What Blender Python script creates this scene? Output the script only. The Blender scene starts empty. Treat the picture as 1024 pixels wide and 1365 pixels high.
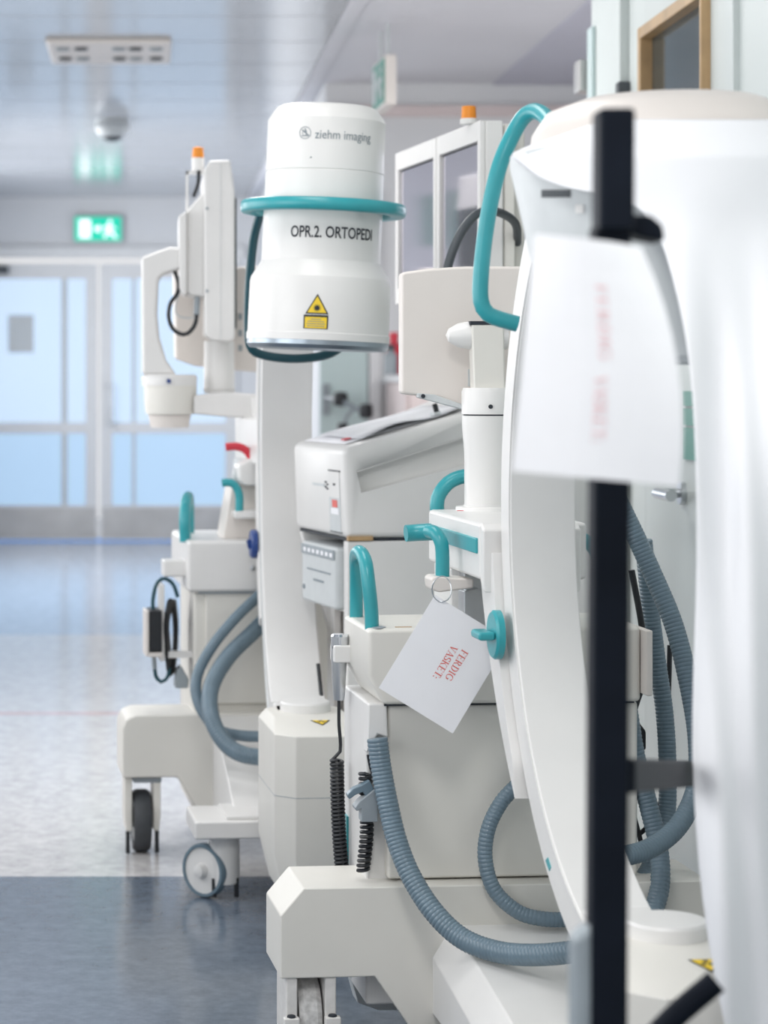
import bpy, bmesh, math, random
from mathutils import Vector, Matrix
random.seed(4)
S = bpy.context.scene
COL = S.collection
PI = math.pi
F, H, CX, CY = 3000.0, 1.2, 200.0, 510.0      # focal length in pixels, eye height, vanishing point (1024x1365 frame)

# ---------------------------------------------------------------- camera, world, exposure
cam = bpy.data.cameras.new('camera'); camo = bpy.data.objects.new('camera', cam); COL.objects.link(camo)
camo.location = (0, 0, H); camo.rotation_euler = (PI/2, 0, 0)
cam.sensor_fit = 'VERTICAL'; cam.sensor_height = 36; cam.sensor_width = 27
cam.lens = F/1365*36
cam.shift_x = (512-CX)/1365; cam.shift_y = -(682.5-CY)/1365
cam.clip_start = 0.05; cam.clip_end = 200
cam.dof.use_dof = True; cam.dof.focus_distance = 4.0; cam.dof.aperture_fstop = 4.2
S.camera = camo
wd = bpy.data.worlds.new('daylight'); S.world = wd; wd.use_nodes = True
wd.node_tree.nodes['Background'].inputs[0].default_value = (0.98, 0.985, 1.0, 1)
wd.node_tree.nodes['Background'].inputs[1].default_value = 1.35
S.view_settings.view_transform = 'Standard'; S.view_settings.look = 'None'
S.view_settings.gamma = 1; S.view_settings.use_curve_mapping = False
S.view_settings.exposure = -0.64

WIN_Y = (1.6, 3.6, 5.6, 7.6, 12.6, 14.4)
WIN_POWER = (30, 26, 26, 34, 70, 80)
FILL_Y = (1.4, 4.0, 6.6)
FILL_POWER = (44, 14, 38)
def area(name, loc, rot, sx, sy, power, col):
    l = bpy.data.lights.new(name, 'AREA'); l.shape = 'RECTANGLE'; l.size = sx; l.size_y = sy
    l.energy = power; l.color = col
    o = bpy.data.objects.new(name, l); COL.objects.link(o); o.location = loc; o.rotation_euler = rot
    return o
for wy, wp in zip(WIN_Y, WIN_POWER):      # daylight entering each window of the left wall
    area('window_daylight', (-1.53, wy, 1.62), (0, -PI/2, 0), 1.3, 1.5, wp, (0.97, 0.985, 1.0))

# ---------------------------------------------------------------- materials
MATS = {}
def mat(name, col, rough=0.4, metal=0.0, noise=0.0, nscale=30.0, bump=0.0, emit=None, estr=1.0, trans=0.0, coat=0.0, spec=0.5):
    m = bpy.data.materials.new(name); m.use_nodes = True
    nt = m.node_tree; b = nt.nodes['Principled BSDF']
    b.inputs['Base Color'].default_value = (*col, 1); b.inputs['Roughness'].default_value = rough
    b.inputs['Metallic'].default_value = metal
    b.inputs['Specular IOR Level'].default_value = spec
    if coat: b.inputs['Coat Weight'].default_value = coat; b.inputs['Coat Roughness'].default_value = 0.1
    if trans: b.inputs['Transmission Weight'].default_value = trans
    if emit: b.inputs['Emission Color'].default_value = (*emit, 1); b.inputs['Emission Strength'].default_value = estr
    if noise or bump:
        tc = nt.nodes.new('ShaderNodeTexCoord'); n = nt.nodes.new('ShaderNodeTexNoise')
        n.inputs['Scale'].default_value = nscale; n.inputs['Detail'].default_value = 4
        nt.links.new(tc.outputs['Object'], n.inputs['Vector'])
        if noise:
            r = nt.nodes.new('ShaderNodeValToRGB')
            r.color_ramp.elements[0].position = 0.3; r.color_ramp.elements[1].position = 0.7
            r.color_ramp.elements[0].color = (*[c*(1-noise) for c in col], 1)
            r.color_ramp.elements[1].color = (*[min(1, c*(1+noise*0.5)) for c in col], 1)
            nt.links.new(n.outputs['Fac'], r.inputs['Fac']); nt.links.new(r.outputs['Color'], b.inputs['Base Color'])
        if bump:
            bp = nt.nodes.new('ShaderNodeBump'); bp.inputs['Strength'].default_value = bump; bp.inputs['Distance'].default_value = 0.002
            nt.links.new(n.outputs['Fac'], bp.inputs['Height']); nt.links.new(bp.outputs['Normal'], b.inputs['Normal'])
    MATS[name] = m
    return m
mat('white', (0.77, 0.76, 0.745), 0.34, noise=0.03, nscale=9)
mat('cream', (0.75, 0.70, 0.66), 0.42, noise=0.03, nscale=7)
mat('bodygrey', (0.75, 0.73, 0.68), 0.45, noise=0.03, nscale=8, bump=0.05)
mat('scuffed', (0.76, 0.74, 0.715), 0.5, noise=0.10, nscale=60)
mat('teal', (0.035, 0.34, 0.38), 0.30, noise=0.06, nscale=25)
mat('tealdark', (0.010, 0.065, 0.085), 0.35, noise=0.06, nscale=25)
mat('hose', (0.15, 0.215, 0.265), 0.26, noise=0.08, nscale=40)
mat('black', (0.012, 0.014, 0.018), 0.4, noise=0.1, nscale=50)
mat('polemat', (0.007, 0.010, 0.017), 0.5, noise=0.15, nscale=20, spec=0.1)
mat('darkgrey', (0.06, 0.07, 0.08), 0.5, noise=0.1, nscale=40)
mat('rubber', (0.05, 0.055, 0.062), 0.6, noise=0.12, nscale=60)
mat('oldtyre', (0.62, 0.61, 0.60), 0.6, noise=0.28, nscale=90)
mat('midgrey', (0.30, 0.34, 0.37), 0.4, noise=0.06, nscale=30)
mat('lightgrey', (0.58, 0.61, 0.62), 0.4, noise=0.04, nscale=30)
mat('steel', (0.62, 0.64, 0.66), 0.28, metal=1.0, noise=0.06, nscale=14)
mat('brushed', (0.52, 0.51, 0.50), 0.36, metal=1.0, noise=0.12, nscale=6)
mat('rimmetal', (0.33, 0.38, 0.43), 0.3, metal=0.9, noise=0.06, nscale=14)
mat('chrome', (0.75, 0.77, 0.80), 0.15, metal=1.0, noise=0.02, nscale=30)
mat('orange', (0.85, 0.28, 0.02), 0.25, noise=0.05, nscale=40)
mat('red', (0.62, 0.035, 0.06), 0.35, noise=0.05, nscale=30)
mat('blue', (0.012, 0.05, 0.22), 0.35, noise=0.05, nscale=30)
mat('yellow', (0.86, 0.60, 0.03), 0.5, noise=0.03, nscale=40)
mat('inkblack', (0.015, 0.02, 0.03), 0.6, noise=0.05, nscale=40)
mat('inkgrey', (0.22, 0.26, 0.29), 0.6, noise=0.05, nscale=40)
mat('inkred', (0.75, 0.16, 0.14), 0.7, noise=0.05, nscale=40)
mat('inkpink', (0.88, 0.60, 0.62), 0.7, noise=0.04, nscale=40)
mat('paper', (0.88, 0.88, 0.91), 0.65, noise=0.015, nscale=18)
mat('sheetpaper', (0.62, 0.63, 0.66), 0.55, noise=0.12, nscale=14)
mat('plastic', (0.90, 0.905, 0.93), 0.45, noise=0.02, nscale=6, bump=0.1)
mat('screen', (0.86, 0.83, 0.92), 0.07, metal=0.92, noise=0.04, nscale=3)
mat('wallwhite', (0.74, 0.745, 0.76), 0.6, noise=0.02, nscale=3)
mat('wallgreen', (0.60, 0.645, 0.635), 0.42, noise=0.03, nscale=3)
mat('wallpink', (0.72, 0.62, 0.61), 0.6, noise=0.03, nscale=3)
mat('palegreen', (0.56, 0.68, 0.68), 0.25, noise=0.03, nscale=3)
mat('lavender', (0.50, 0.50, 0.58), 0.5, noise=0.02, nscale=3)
mat('doorframe', (0.76, 0.76, 0.76), 0.4, noise=0.03, nscale=8)
mat('ceilpanel', (0.40, 0.42, 0.455), 0.13, noise=0.02, nscale=2, spec=0.5)
mat('ceilplain', (0.66, 0.66, 0.70), 0.55, noise=0.02, nscale=3)
mat('ceilgap', (0.25, 0.27, 0.30), 0.6, noise=0.03, nscale=5)
mat('wood', (0.50, 0.33, 0.17), 0.42, noise=0.2, nscale=12)
mat('darkglass', (0.045, 0.06, 0.062), 0.08, noise=0.1, nscale=2)
mat('frosted', (0.30, 0.36, 0.42), 0.35, emit=(0.60, 0.76, 0.97), estr=1.12, noise=0.04, nscale=2)  # emission stands in for daylight behind the frosted door glass
mat('frostlow', (0.26, 0.34, 0.42), 0.35, emit=(0.47, 0.68, 0.92), estr=1.02, noise=0.04, nscale=2)  # lower panes: same painted-in daylight glow, deeper blue
mat('gaplight', (0.2, 0.4, 0.8), 0.4, emit=(0.18, 0.42, 0.95), estr=0.9)
mat('signgreen', (0.0, 0.45, 0.30), 0.4, emit=(0.0, 0.62, 0.40), estr=1.0)
mat('signwhite', (0.9, 1, 0.97), 0.4, emit=(0.85, 1.0, 0.97), estr=1.6)
mat('signgreendim', (0.02, 0.25, 0.18), 0.4, noise=0.05, nscale=9)
mat('lampglow', (1, 1, 1), 0.5, emit=(1, 0.985, 0.96), estr=2.2)

def floor_mat():
    m = bpy.data.materials.new('lino'); m.use_nodes = True; nt = m.node_tree; b = nt.nodes['Principled BSDF']
    tc = nt.nodes.new('ShaderNodeTexCoord'); sp = nt.nodes.new('ShaderNodeSeparateXYZ')
    gp = nt.nodes.new('ShaderNodeNewGeometry'); nt.links.new(gp.outputs['Position'], sp.inputs[0])
    # lino sheets laid across the corridor, told apart by their Y position
    mr = nt.nodes.new('ShaderNodeMapRange'); mr.inputs[1].default_value = 0; mr.inputs[2].default_value = 20
    nt.links.new(sp.outputs['Y'], mr.inputs[0])
    r = nt.nodes.new('ShaderNodeValToRGB'); r.color_ramp.interpolation = 'CONSTANT'
    dark = (0.125, 0.155, 0.200, 1); pale = (0.60, 0.585, 0.585, 1); redl = (0.60, 0.42, 0.40, 1); blu = (0.38, 0.45, 0.56, 1)
    stops = [(0, dark), (5.46, pale), (5.86, redl), (5.90, pale), (8.08, redl), (8.14, pale), (10.7, blu)]
    el = r.color_ramp.elements
    el[0].position = 0; el[0].color = dark
    el[1].position = 5.46/20; el[1].color = pale
    for p, c in stops[2:]:
        e = el.new(p/20); e.color = c
    nt.links.new(mr.outputs[0], r.inputs['Fac'])
    n = nt.nodes.new('ShaderNodeTexNoise'); n.inputs['Scale'].default_value = 26; n.inputs['Detail'].default_value = 8; n.inputs['Roughness'].default_value = 0.7
    nt.links.new(tc.outputs['Object'], n.inputs['Vector'])
    nr = nt.nodes.new('ShaderNodeMapRange'); nr.inputs[1].default_value = 0.3; nr.inputs[2].default_value = 0.7; nr.inputs[3].default_value = 0.72; nr.inputs[4].default_value = 1.22
    nt.links.new(n.outputs['Fac'], nr.inputs[0])
    mx = nt.nodes.new('ShaderNodeMix'); mx.data_type = 'RGBA'; mx.blend_type = 'MULTIPLY'; mx.inputs[0].default_value = 1
    nt.links.new(r.outputs['Color'], mx.inputs[6]); nt.links.new(nr.outputs[0], mx.inputs[7])
    nt.links.new(mx.outputs[2], b.inputs['Base Color'])
    b.inputs['Roughness'].default_value = 0.16; b.inputs['Specular IOR Level'].default_value = 0.6
    bp = nt.nodes.new('ShaderNodeBump'); bp.inputs['Strength'].default_value = 0.06; bp.inputs['Distance'].default_value = 0.002
    n2 = nt.nodes.new('ShaderNodeTexNoise'); n2.inputs['Scale'].default_value = 40
    nt.links.new(tc.outputs['Object'], n2.inputs['Vector']); nt.links.new(n2.outputs['Fac'], bp.inputs['Height']); nt.links.new(bp.outputs['Normal'], b.inputs['Normal'])
    MATS['lino'] = m
floor_mat()

# ---------------------------------------------------------------- geometry helpers
def W(x, y, Y):
    return Vector(((x-CX)*Y/F, Y, H-(y-CY)*Y/F))
class Frame:
    def __init__(s, ox, oy, deg):
        a = math.radians(deg); s.O = Vector((ox, oy, 0)); s.U = Vector((math.cos(a), math.sin(a), 0)); s.V = Vector((-math.sin(a), math.cos(a), 0))
    def pt(s, u, v, z): return s.O + s.U*u + s.V*v + Vector((0, 0, z))
    def loc(s, p): d = p - s.O; return Vector((d.dot(s.U), d.dot(s.V), p.z))
    def px(s, x, y, v):
        k = (x-CX)/F; u = (s.O.x+v*s.V.x-k*(s.O.y+v*s.V.y))/(k*s.U.y-s.U.x)
        p = s.pt(u, v, 0); p.z = H-(y-CY)*p.y/F; return p
    def pu(s, x, y, u):
        k = (x-CX)/F; v = (s.O.x+u*s.U.x-k*(s.O.y+u*s.U.y))/(k*s.V.y-s.V.x)
        p = s.pt(u, v, 0); p.z = H-(y-CY)*p.y/F; return p
    def u(s, x, v): return s.loc(s.px(x, 700, v)).x
    def z(s, x, y, v): return s.px(x, y, v).z
ORG = {}
def link(o, par):
    COL.objects.link(o)
    if par: o.parent = par
def mk(name, vs, fs, m, par=None, bev=0.0, seg=2, ang=32, mats=None, fm=None):
    vs = [Vector(v) for v in vs]
    lo = Vector([min(v[i] for v in vs) for i in range(3)]); hi = Vector([max(v[i] for v in vs) for i in range(3)])
    c = Vector(((lo.x+hi.x)/2, (lo.y+hi.y)/2, lo.z if par is None else (lo.z+hi.z)/2))
    me = bpy.data.meshes.new(name); me.from_pydata([v-c for v in vs], [], fs); me.validate()
    bm = bmesh.new(); bm.from_mesh(me); bmesh.ops.recalc_face_normals(bm, faces=bm.faces); bm.to_mesh(me); bm.free()
    me.materials.append(MATS[m])
    o = bpy.data.objects.new(name, me)
    link(o, par); ORG[o] = c
    o.location = c - (ORG[par] if par else Vector((0, 0, 0)))
    for p in me.polygons: p.use_smooth = True
    me.set_sharp_from_angle(angle=math.radians(ang))
    if bev:
        b = o.modifiers.new('bevel', 'BEVEL'); b.width = bev; b.segments = seg; b.limit_method = 'ANGLE'; b.angle_limit = math.radians(30); b.harden_normals = True
    return o
def root(name, loc, label, cat, group=None):
    o = bpy.data.objects.new(name, None); COL.objects.link(o); o.location = loc; ORG[o] = Vector(loc); o.empty_display_size = 0.1
    return tag(o, label, cat, group)
def tag(o, label, cat, group=None):
    o['label'] = label; o['category'] = cat
    if group: o['group'] = group
    return o
def struct(o, label=None):
    o['kind'] = 'structure'
    if label: o['label'] = label
    return o
def note(o, label): o['label'] = label; return o
def G_prism(pts, ext):
    n = len(pts); vs = [Vector(p) for p in pts] + [Vector(p)+Vector(ext) for p in pts]
    fs = [tuple(range(n)), tuple(range(2*n-1, n-1, -1))] + [(i, i+n, (i+1) % n+n, (i+1) % n) for i in range(n)]
    return vs, fs
def G_box(a, b):
    (x0, y0, z0), (x1, y1, z1) = a, b
    return G_prism([(x0, y0, z0), (x1, y0, z0), (x1, y0, z1), (x0, y0, z1)], (0, y1-y0, 0))
def G_fbox(fr, u0, u1, v0, v1, z0, z1):
    return G_prism([fr.pt(u0, v0, z0), fr.pt(u1, v0, z0), fr.pt(u1, v0, z1), fr.pt(u0, v0, z1)], fr.V*(v1-v0))
def G_fpoly(fr, uz, v0, v1):       # polygon in (u,z), extruded along v
    return G_prism([fr.pt(u, v0, z) for u, z in uz], fr.V*(v1-v0))
def G_vpoly(fr, vz, u0, u1):       # polygon in (v,z), extruded along u
    return G_prism([fr.pt(u0, v, z) for v, z in vz], fr.U*(u1-u0))
def G_pxpoly(fr, pts, v, depth):   # outline in the plane v, extruded back by depth
    return G_prism([fr.px(x, y, v) for x, y in pts], fr.V*depth)
def join(*gs):
    V, Fc = [], []
    for vs, fs in gs:
        k = len(V); V += list(vs); Fc += [tuple(i+k for i in f) for f in fs]
    return V, Fc
def basis(d):
    d = Vector(d).normalized(); a = Vector((0, 0, 1)) if abs(d.z) < 0.9 else Vector((1, 0, 0))
    e1 = d.cross(a).normalized(); return e1, d.cross(e1).normalized(), d
def G_lathe(prof, c, axis=(0, 0, 1), n=40, loop=False):
    c = Vector(c); e1, e2, d = basis(axis); vs, fs = [], []
    for r, h in prof:
        for i in range(n):
            t = 2*PI*i/n; vs.append(c + d*h + (e1*math.cos(t)+e2*math.sin(t))*max(r, 1e-5))
    for k in range(len(prof)-1):
        for i in range(n):
            j = (i+1) % n; fs.append((k*n+i, k*n+j, (k+1)*n+j, (k+1)*n+i))
    if loop:
        k = (len(prof)-1)*n
        for i in range(n): fs.append((k+i, k+(i+1) % n, (i+1) % n, i))
    else:
        fs.append(tuple(range(n))); fs.append(tuple((len(prof)-1)*n+i for i in range(n)))
    return vs, fs
def G_cyl(a, b, r, n=24):
    a, b = Vector(a), Vector(b); return G_lathe([(r, 0), (r, (b-a).length)], a, b-a, n)
def smooth_path(P, step):
    P = [Vector(p) for p in P]; Q = [P[0]*2-P[1]] + P + [P[-1]*2-P[-2]]; out = []
    for i in range(1, len(Q)-2):
        p0, p1, p2, p3 = Q[i-1:i+3]
        for k in range(24):
            t = k/24; out.append(0.5*((2*p1)+(p2-p0)*t+(2*p0-5*p1+4*p2-p3)*t*t+(3*p1-p0-3*p2+p3)*t**3))
    out.append(P[-1])
    L = [0]
    for a, b in zip(out, out[1:]): L.append(L[-1]+(b-a).length)
    n = max(2, int(round(L[-1]/step))); res = []; j = 0
    for i in range(n+1):
        s = L[-1]*i/n
        while j < len(L)-2 and L[j+1] < s: j += 1
        t = (s-L[j])/max(1e-9, L[j+1]-L[j]); res.append(out[j].lerp(out[j+1], min(1, max(0, t))))
    return res
def sweep(P, rad, n=12, sx=1.0):
    vs, fs = [], []; T = [(P[min(i+1, len(P)-1)]-P[max(i-1, 0)]).normalized() for i in range(len(P))]
    e1, e2, d = basis(T[0])
    for i, p in enumerate(P):
        e1 = (e1 - T[i]*e1.dot(T[i])).normalized(); e2 = T[i].cross(e1)
        r = rad(i) if callable(rad) else rad
        for k in range(n):
            t = 2*PI*k/n; vs.append(p + (e1*math.cos(t)*sx+e2*math.sin(t))*r)
    for i in range(len(P)-1):
        for k in range(n):
            j = (k+1) % n; fs.append((i*n+k, i*n+j, (i+1)*n+j, (i+1)*n+k))
    fs.append(tuple(range(n))); fs.append(tuple((len(P)-1)*n+k for k in range(n)))
    return vs, fs
def G_tube(pts, r, step=0.012, n=12): return sweep(smooth_path(pts, step), r, n)
def G_hose(pts, r, pitch=0.0072):
    P = smooth_path(pts, pitch/4); pat = (0.955, 1.0, 1.02, 1.0)
    return sweep(P, lambda i: r*pat[i % 4], 16)
def G_coil(pts, R, wire, pitch, seg=14):
    P = smooth_path(pts, pitch/seg); e1, e2, d = basis(P[-1]-P[0])
    return sweep([p + (e1*math.cos(2*PI*i/seg)+e2*math.sin(2*PI*i/seg))*R for i, p in enumerate(P)], wire, 6)
def G_arc(fr, u0, u1, vc, zc, r0, r1, a0, a1, n=48):
    vs, fs = [], []
    for i in range(n+1):
        t = i/n; a = math.radians(a0+(a1-a0)*t); ri = r0(t) if callable(r0) else r0; ro = r1(t) if callable(r1) else r1
        for u, r in ((u0, ri), (u1, ri), (u1, ro), (u0, ro)):
            vs.append(fr.pt(u, vc+r*math.cos(a), zc+r*math.sin(a)))
    for i in range(n):
        for k in range(4):
            j = (k+1) % 4; fs.append((i*4+k, i*4+j, i*4+4+j, i*4+4+k))
    fs += [(0, 1, 2, 3), (n*4+3, n*4+2, n*4+1, n*4)]
    return vs, fs
def rot_about(vs, c, axis, deg):
    Mx = Matrix.Translation(c) @ Matrix.Rotation(math.radians(deg), 4, axis) @ Matrix.Translation(-Vector(c))
    return [Mx @ Vector(v) for v in vs]
def text_geo(s, length=None, height=None, bold=0.0):        # flat lettering; returns 2D points scaled into a box, and faces
    cu = bpy.data.curves.new('lettering', 'FONT'); cu.body = s; cu.resolution_u = 3; cu.offset = bold
    o = bpy.data.objects.new('lettering', cu); COL.objects.link(o)
    bpy.context.view_layer.update(); dg = bpy.context.evaluated_depsgraph_get()
    me = bpy.data.meshes.new_from_object(o.evaluated_get(dg))
    P = [(v.co.x, v.co.y) for v in me.vertices]; fs = [tuple(p.vertices) for p in me.polygons]
    bpy.data.objects.remove(o); bpy.data.curves.remove(cu); bpy.data.meshes.remove(me)
    x0 = min(p[0] for p in P); x1 = max(p[0] for p in P); y0 = min(p[1] for p in P); y1 = max(p[1] for p in P)
    sx = length/(x1-x0) if length else 1; sy = height/(y1-y0) if height else sx
    if not length: sx = sy
    return [((x-x0)*sx, (y-y0)*sy) for x, y in P], fs
def serif_geo(s, length, height):                  # roman capitals drawn with thick and thin strokes and serifs
    T, N = 0.15, 0.055; V, Fc = [], []; x = 0.0
    def quad(*p):
        k = len(V); V.extend([(x+a, b) for a, b in p]); Fc.append(tuple(range(k, k+len(p))))
    def line(x0, y0, x1, y1, w): quad((x0-w/2, y0), (x0+w/2, y0), (x1+w/2, y1), (x1-w/2, y1))
    def bar(x0, x1, y, h=N): quad((x0, y-h/2), (x1, y-h/2), (x1, y+h/2), (x0, y+h/2))
    def foot(xc, y): bar(xc-0.17, xc+0.17, y, 0.045)
    def arc(cx, cy, rx, ry, a0, a1, n=14, flip=False):
        for i in range(n):
            q = []
            for t in (i/n, (i+1)/n):
                a = math.radians(a0+(a1-a0)*t); w = N+(T-N)*(abs(math.sin(a)) if flip else abs(math.cos(a)))
                q.append([(cx+(rx+d*w)*math.cos(a), cy+(ry+d*w)*math.sin(a)) for d in (-0.5, 0.5)])
            quad(q[0][0], q[0][1], q[1][1], q[1][0])
    for ch in s:
        adv = 0.4
        if ch in 'FERDIK': line(0.17, 0.0, 0.17, 1.0, T); foot(0.17, 0.022); foot(0.17, 0.978)
        if ch in 'FE':
            bar(0.1, 0.64, 0.972); line(0.62, 0.78, 0.62, 0.99, 0.05); bar(0.2, 0.50, 0.52); line(0.49, 0.42, 0.49, 0.62, 0.05); adv = 0.74
            if ch == 'E': bar(0.1, 0.68, 0.028); line(0.66, 0.01, 0.66, 0.24, 0.05); adv = 0.8
        elif ch == 'R': bar(0.1, 0.36, 0.972); bar(0.1, 0.36, 0.5); arc(0.34, 0.736, 0.2, 0.236, -90, 90); line(0.66, 0.0, 0.36, 0.5, T); foot(0.68, 0.022); adv = 0.86
        elif ch == 'D': bar(0.1, 0.34, 0.972); bar(0.1, 0.34, 0.028); arc(0.33, 0.5, 0.36, 0.47, -90, 90); adv = 0.88
        elif ch == 'G': arc(0.46, 0.5, 0.37, 0.47, 48, 312, 20); line(0.76, 0.1, 0.76, 0.42, T); foot(0.74, 0.43); line(0.74, 0.7, 0.74, 0.96, 0.05); adv = 0.98
        elif ch == 'V': line(0.40, 0.0, 0.14, 1.0, T); line(0.40, 0.0, 0.66, 1.0, N); foot(0.14, 0.978); foot(0.66, 0.978); adv = 0.8
        elif ch == 'A': line(0.12, 0.0, 0.39, 1.0, N); line(0.66, 0.0, 0.39, 1.0, T); bar(0.2, 0.55, 0.34); foot(0.12, 0.022); foot(0.66, 0.022); adv = 0.8
        elif ch == 'S': arc(0.31, 0.745, 0.21, 0.23, 25, 270); arc(0.31, 0.27, 0.23, 0.245, 90, -155); line(0.5, 0.74, 0.5, 0.98, 0.05); line(0.09, 0.02, 0.09, 0.28, 0.05); adv = 0.64
        elif ch == 'K': line(0.26, 0.44, 0.62, 1.0, N); line(0.66, 0.0, 0.34, 0.55, T); foot(0.64, 0.978); foot(0.68, 0.022); adv = 0.86
        elif ch == 'T': line(0.36, 0.0, 0.36, 1.0, T); foot(0.36, 0.022); bar(0.04, 0.68, 0.972); line(0.06, 0.77, 0.06, 0.99, 0.05); line(0.66, 0.77, 0.66, 0.99, 0.05); adv = 0.74
        elif ch == ':': arc(0.14, 0.07, 0.035, 0.035, 0, 360, 8); arc(0.14, 0.5, 0.035, 0.035, 0, 360, 8); adv = 0.28
        x += adv
    x1 = max(p[0] for p in V)
    return [(a*length/x1, b*height) for a, b in V], Fc
def slices(poly, n=12):                            # convex polygon cut in vertical strips (so that it can be bent)
    xs = sorted(set([p[0] for p in poly] + [min(p[0] for p in poly)+(max(p[0] for p in poly)-min(p[0] for p in poly))*i/n for i in range(n+1)]))
    vs, fs = [], []
    for x in xs:
        ys = []
        for a, b in zip(poly, poly[1:]+poly[:1]):
            if a[0] == b[0]:
                if a[0] == x: ys += [a[1], b[1]]
            elif min(a[0], b[0]) <= x <= max(a[0], b[0]):
                ys.append(a[1]+(b[1]-a[1])*(x-a[0])/(b[0]-a[0]))
        vs += [(x, min(ys)), (x, max(ys))]
    for i in range(len(xs)-1): fs.append((2*i, 2*i+2, 2*i+3, 2*i+1))
    return vs, fs
def plate(p0, ex, ey, w, h, th):                   # thin slab: corner p0, unit directions ex, ey
    ex, ey = Vector(ex), Vector(ey); n = ex.cross(ey)
    return G_prism([p0, p0+ex*w, p0+ex*w+ey*h, p0+ey*h], n*th)
def cut(o, geo):                                   # subtract a shape for good
    c = mk('cutter', *geo, 'white'); bpy.context.view_layer.update()
    b = o.modifiers.new('cut', 'BOOLEAN'); b.object = c; b.operation = 'DIFFERENCE'; b.solver = 'EXACT'
    bpy.context.view_layer.update()
    dg = bpy.context.evaluated_depsgraph_get(); me = bpy.data.meshes.new_from_object(o.evaluated_get(dg))
    for m in list(o.modifiers): o.modifiers.remove(m)
    o.data = me
    bpy.data.objects.remove(c)
    for p in me.polygons: p.use_smooth = True
    me.set_sharp_from_angle(angle=math.radians(32))
    while len(me.materials) > 1: me.materials.pop()
    for p in me.polygons: p.material_index = 0

# ---------------------------------------------------------------- the setting
XL, XR, XC, ZC, YD, YF = -1.5, 1.25, 0.76, 2.6, 17.0, 10.5
struct(mk('floor', *G_box((-3.2, -1.0, -0.06), (2.8, 20, 0)), 'lino'), 'speckled lino floor in dark blue and pale grey sheets')
ceil = struct(mk('ceiling', *G_box((XL-0.1, -1.0, ZC+0.02), (2.8, 20, ZC+0.12)), 'ceilgap'), 'metal panel ceiling of the corridor')
pm = None
y = -1.0
while y < YD:
    if pm is None:
        pn = mk('ceiling_panel', *G_box((XL, y+0.004, ZC), (XC-0.03, y+0.636, ZC+0.02)), 'ceilpanel', ceil, bev=0.004); pm = pn
    else:
        pn = pm.copy(); COL.objects.link(pn); pn.parent = ceil; pn.location = Vector(pm.location)+Vector((0, y+1.0, 0))
    y += 0.64
mk('border_strip', *G_box((XC-0.028, -1, ZC-0.012), (XC+0.03, YD, ZC+0.02)), 'ceilplain', ceil, bev=0.003)
mk('plaster_field', *G_box((XC+0.03, -1, ZC-0.004), (1.6, YF, ZC+0.02)), 'ceilplain', ceil)
mk('plaster_field', *G_box((1.6, -1, ZC-0.012), (2.75, YF, ZC+0.02)), 'lavender', ceil)  # shade on this part of the ceiling is painted into its colour
mk('plaster_field', *G_box((XC+0.03, YF, ZC-0.002), (1.6, YD, ZC+0.02)), 'ceilplain', ceil)
# far end wall: lintel and piers around the double door
wf = struct(mk('wall_far', *G_box((XL-0.1, YD, 2.22), (XC+0.3, YD+0.12, ZC+0.02)), 'wallwhite'))
mk('door_header', *G_box((-1.46, YD-0.05, 2.14), (0.72, YD+0.02, 2.225)), 'doorframe', wf, bev=0.006)
mk('pier', *G_box((0.66, YD, 0), (XC+0.3, YD+0.12, 2.22)), 'wallwhite', wf)
mk('pier', *G_box((XL-0.1, YD, 0), (-1.42, YD+0.12, 2.22)), 'wallwhite', wf)
# far double door
FD = Frame(0, YD, 0)
def dx(x): return (x-CX)*YD/F
def dz(y): return H-(y-CY)*YD/F
def far_door(name, x0, x1, panes, label):
    d = mk(name, *join(G_box((dx(x0), YD-0.03, 0.012), (dx(x0)+0.09, YD+0.02, 2.10)), G_box((dx(x1)-0.09, YD-0.03, 0.012), (dx(x1), YD+0.02, 2.10)),
        G_box((dx(x0)+0.09, YD-0.03, dz(372)), (dx(x1)-0.09, YD+0.02, 2.10)), G_box((dx(x0)+0.09, YD-0.03, dz(578)), (dx(x1)-0.09, YD+0.02, dz(563))),
        G_box((dx(x0)+0.09, YD-0.03, 0.012), (dx(x1)-0.09, YD+0.02, dz(673)))), 'doorframe')
    struct(d, label)
    for a, b in panes:
        mk('pane', *G_box((dx(a), YD-0.012, dz(563)), (dx(b), YD, dz(372))), 'frosted', d)
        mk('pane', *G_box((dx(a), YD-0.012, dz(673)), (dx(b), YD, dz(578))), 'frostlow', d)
    for (a, b), (c, e) in zip(panes, panes[1:]):
        mk('glazing_bar', *G_box((dx(b), YD-0.02, dz(673)), (dx(c), YD+0.01, dz(372))), 'lightgrey', d)
    mk('kick_plate', *G_box((dx(x0)+0.012, YD-0.036, 0.03), (dx(x1)-0.012, YD-0.03, dz(676))), 'brushed', d)
    return d
d1 = far_door('door_1', -52, 130, [(-36, 82), (90, 114)], 'left leaf of the frosted glass double door')
d2 = far_door('door_2', 134, 316, [(150, 176), (181, 300)], 'right leaf of the frosted glass double door')
mk('pull_handle', *join(G_tube([W(149, 510, YD-0.09), W(149, 568, YD-0.09)], 0.014), G_tube([W(149, 514, YD-0.09), W(143, 514, YD-0.02)], 0.012), G_tube([W(149, 564, YD-0.09), W(143, 564, YD-0.02)], 0.012)), 'steel', d2)
mk('door_closer', *G_box((dx(-8), YD-0.11, dz(366)), (dx(12), YD-0.03, dz(355))), 'darkgrey', d1, bev=0.005)
tag(mk('door_notice', *G_box((dx(11), YD-0.02, dz(470)), (dx(45), YD-0.0125, dz(420))), 'lightgrey'), 'grey square notice stuck on the left frosted door', 'notice')
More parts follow.
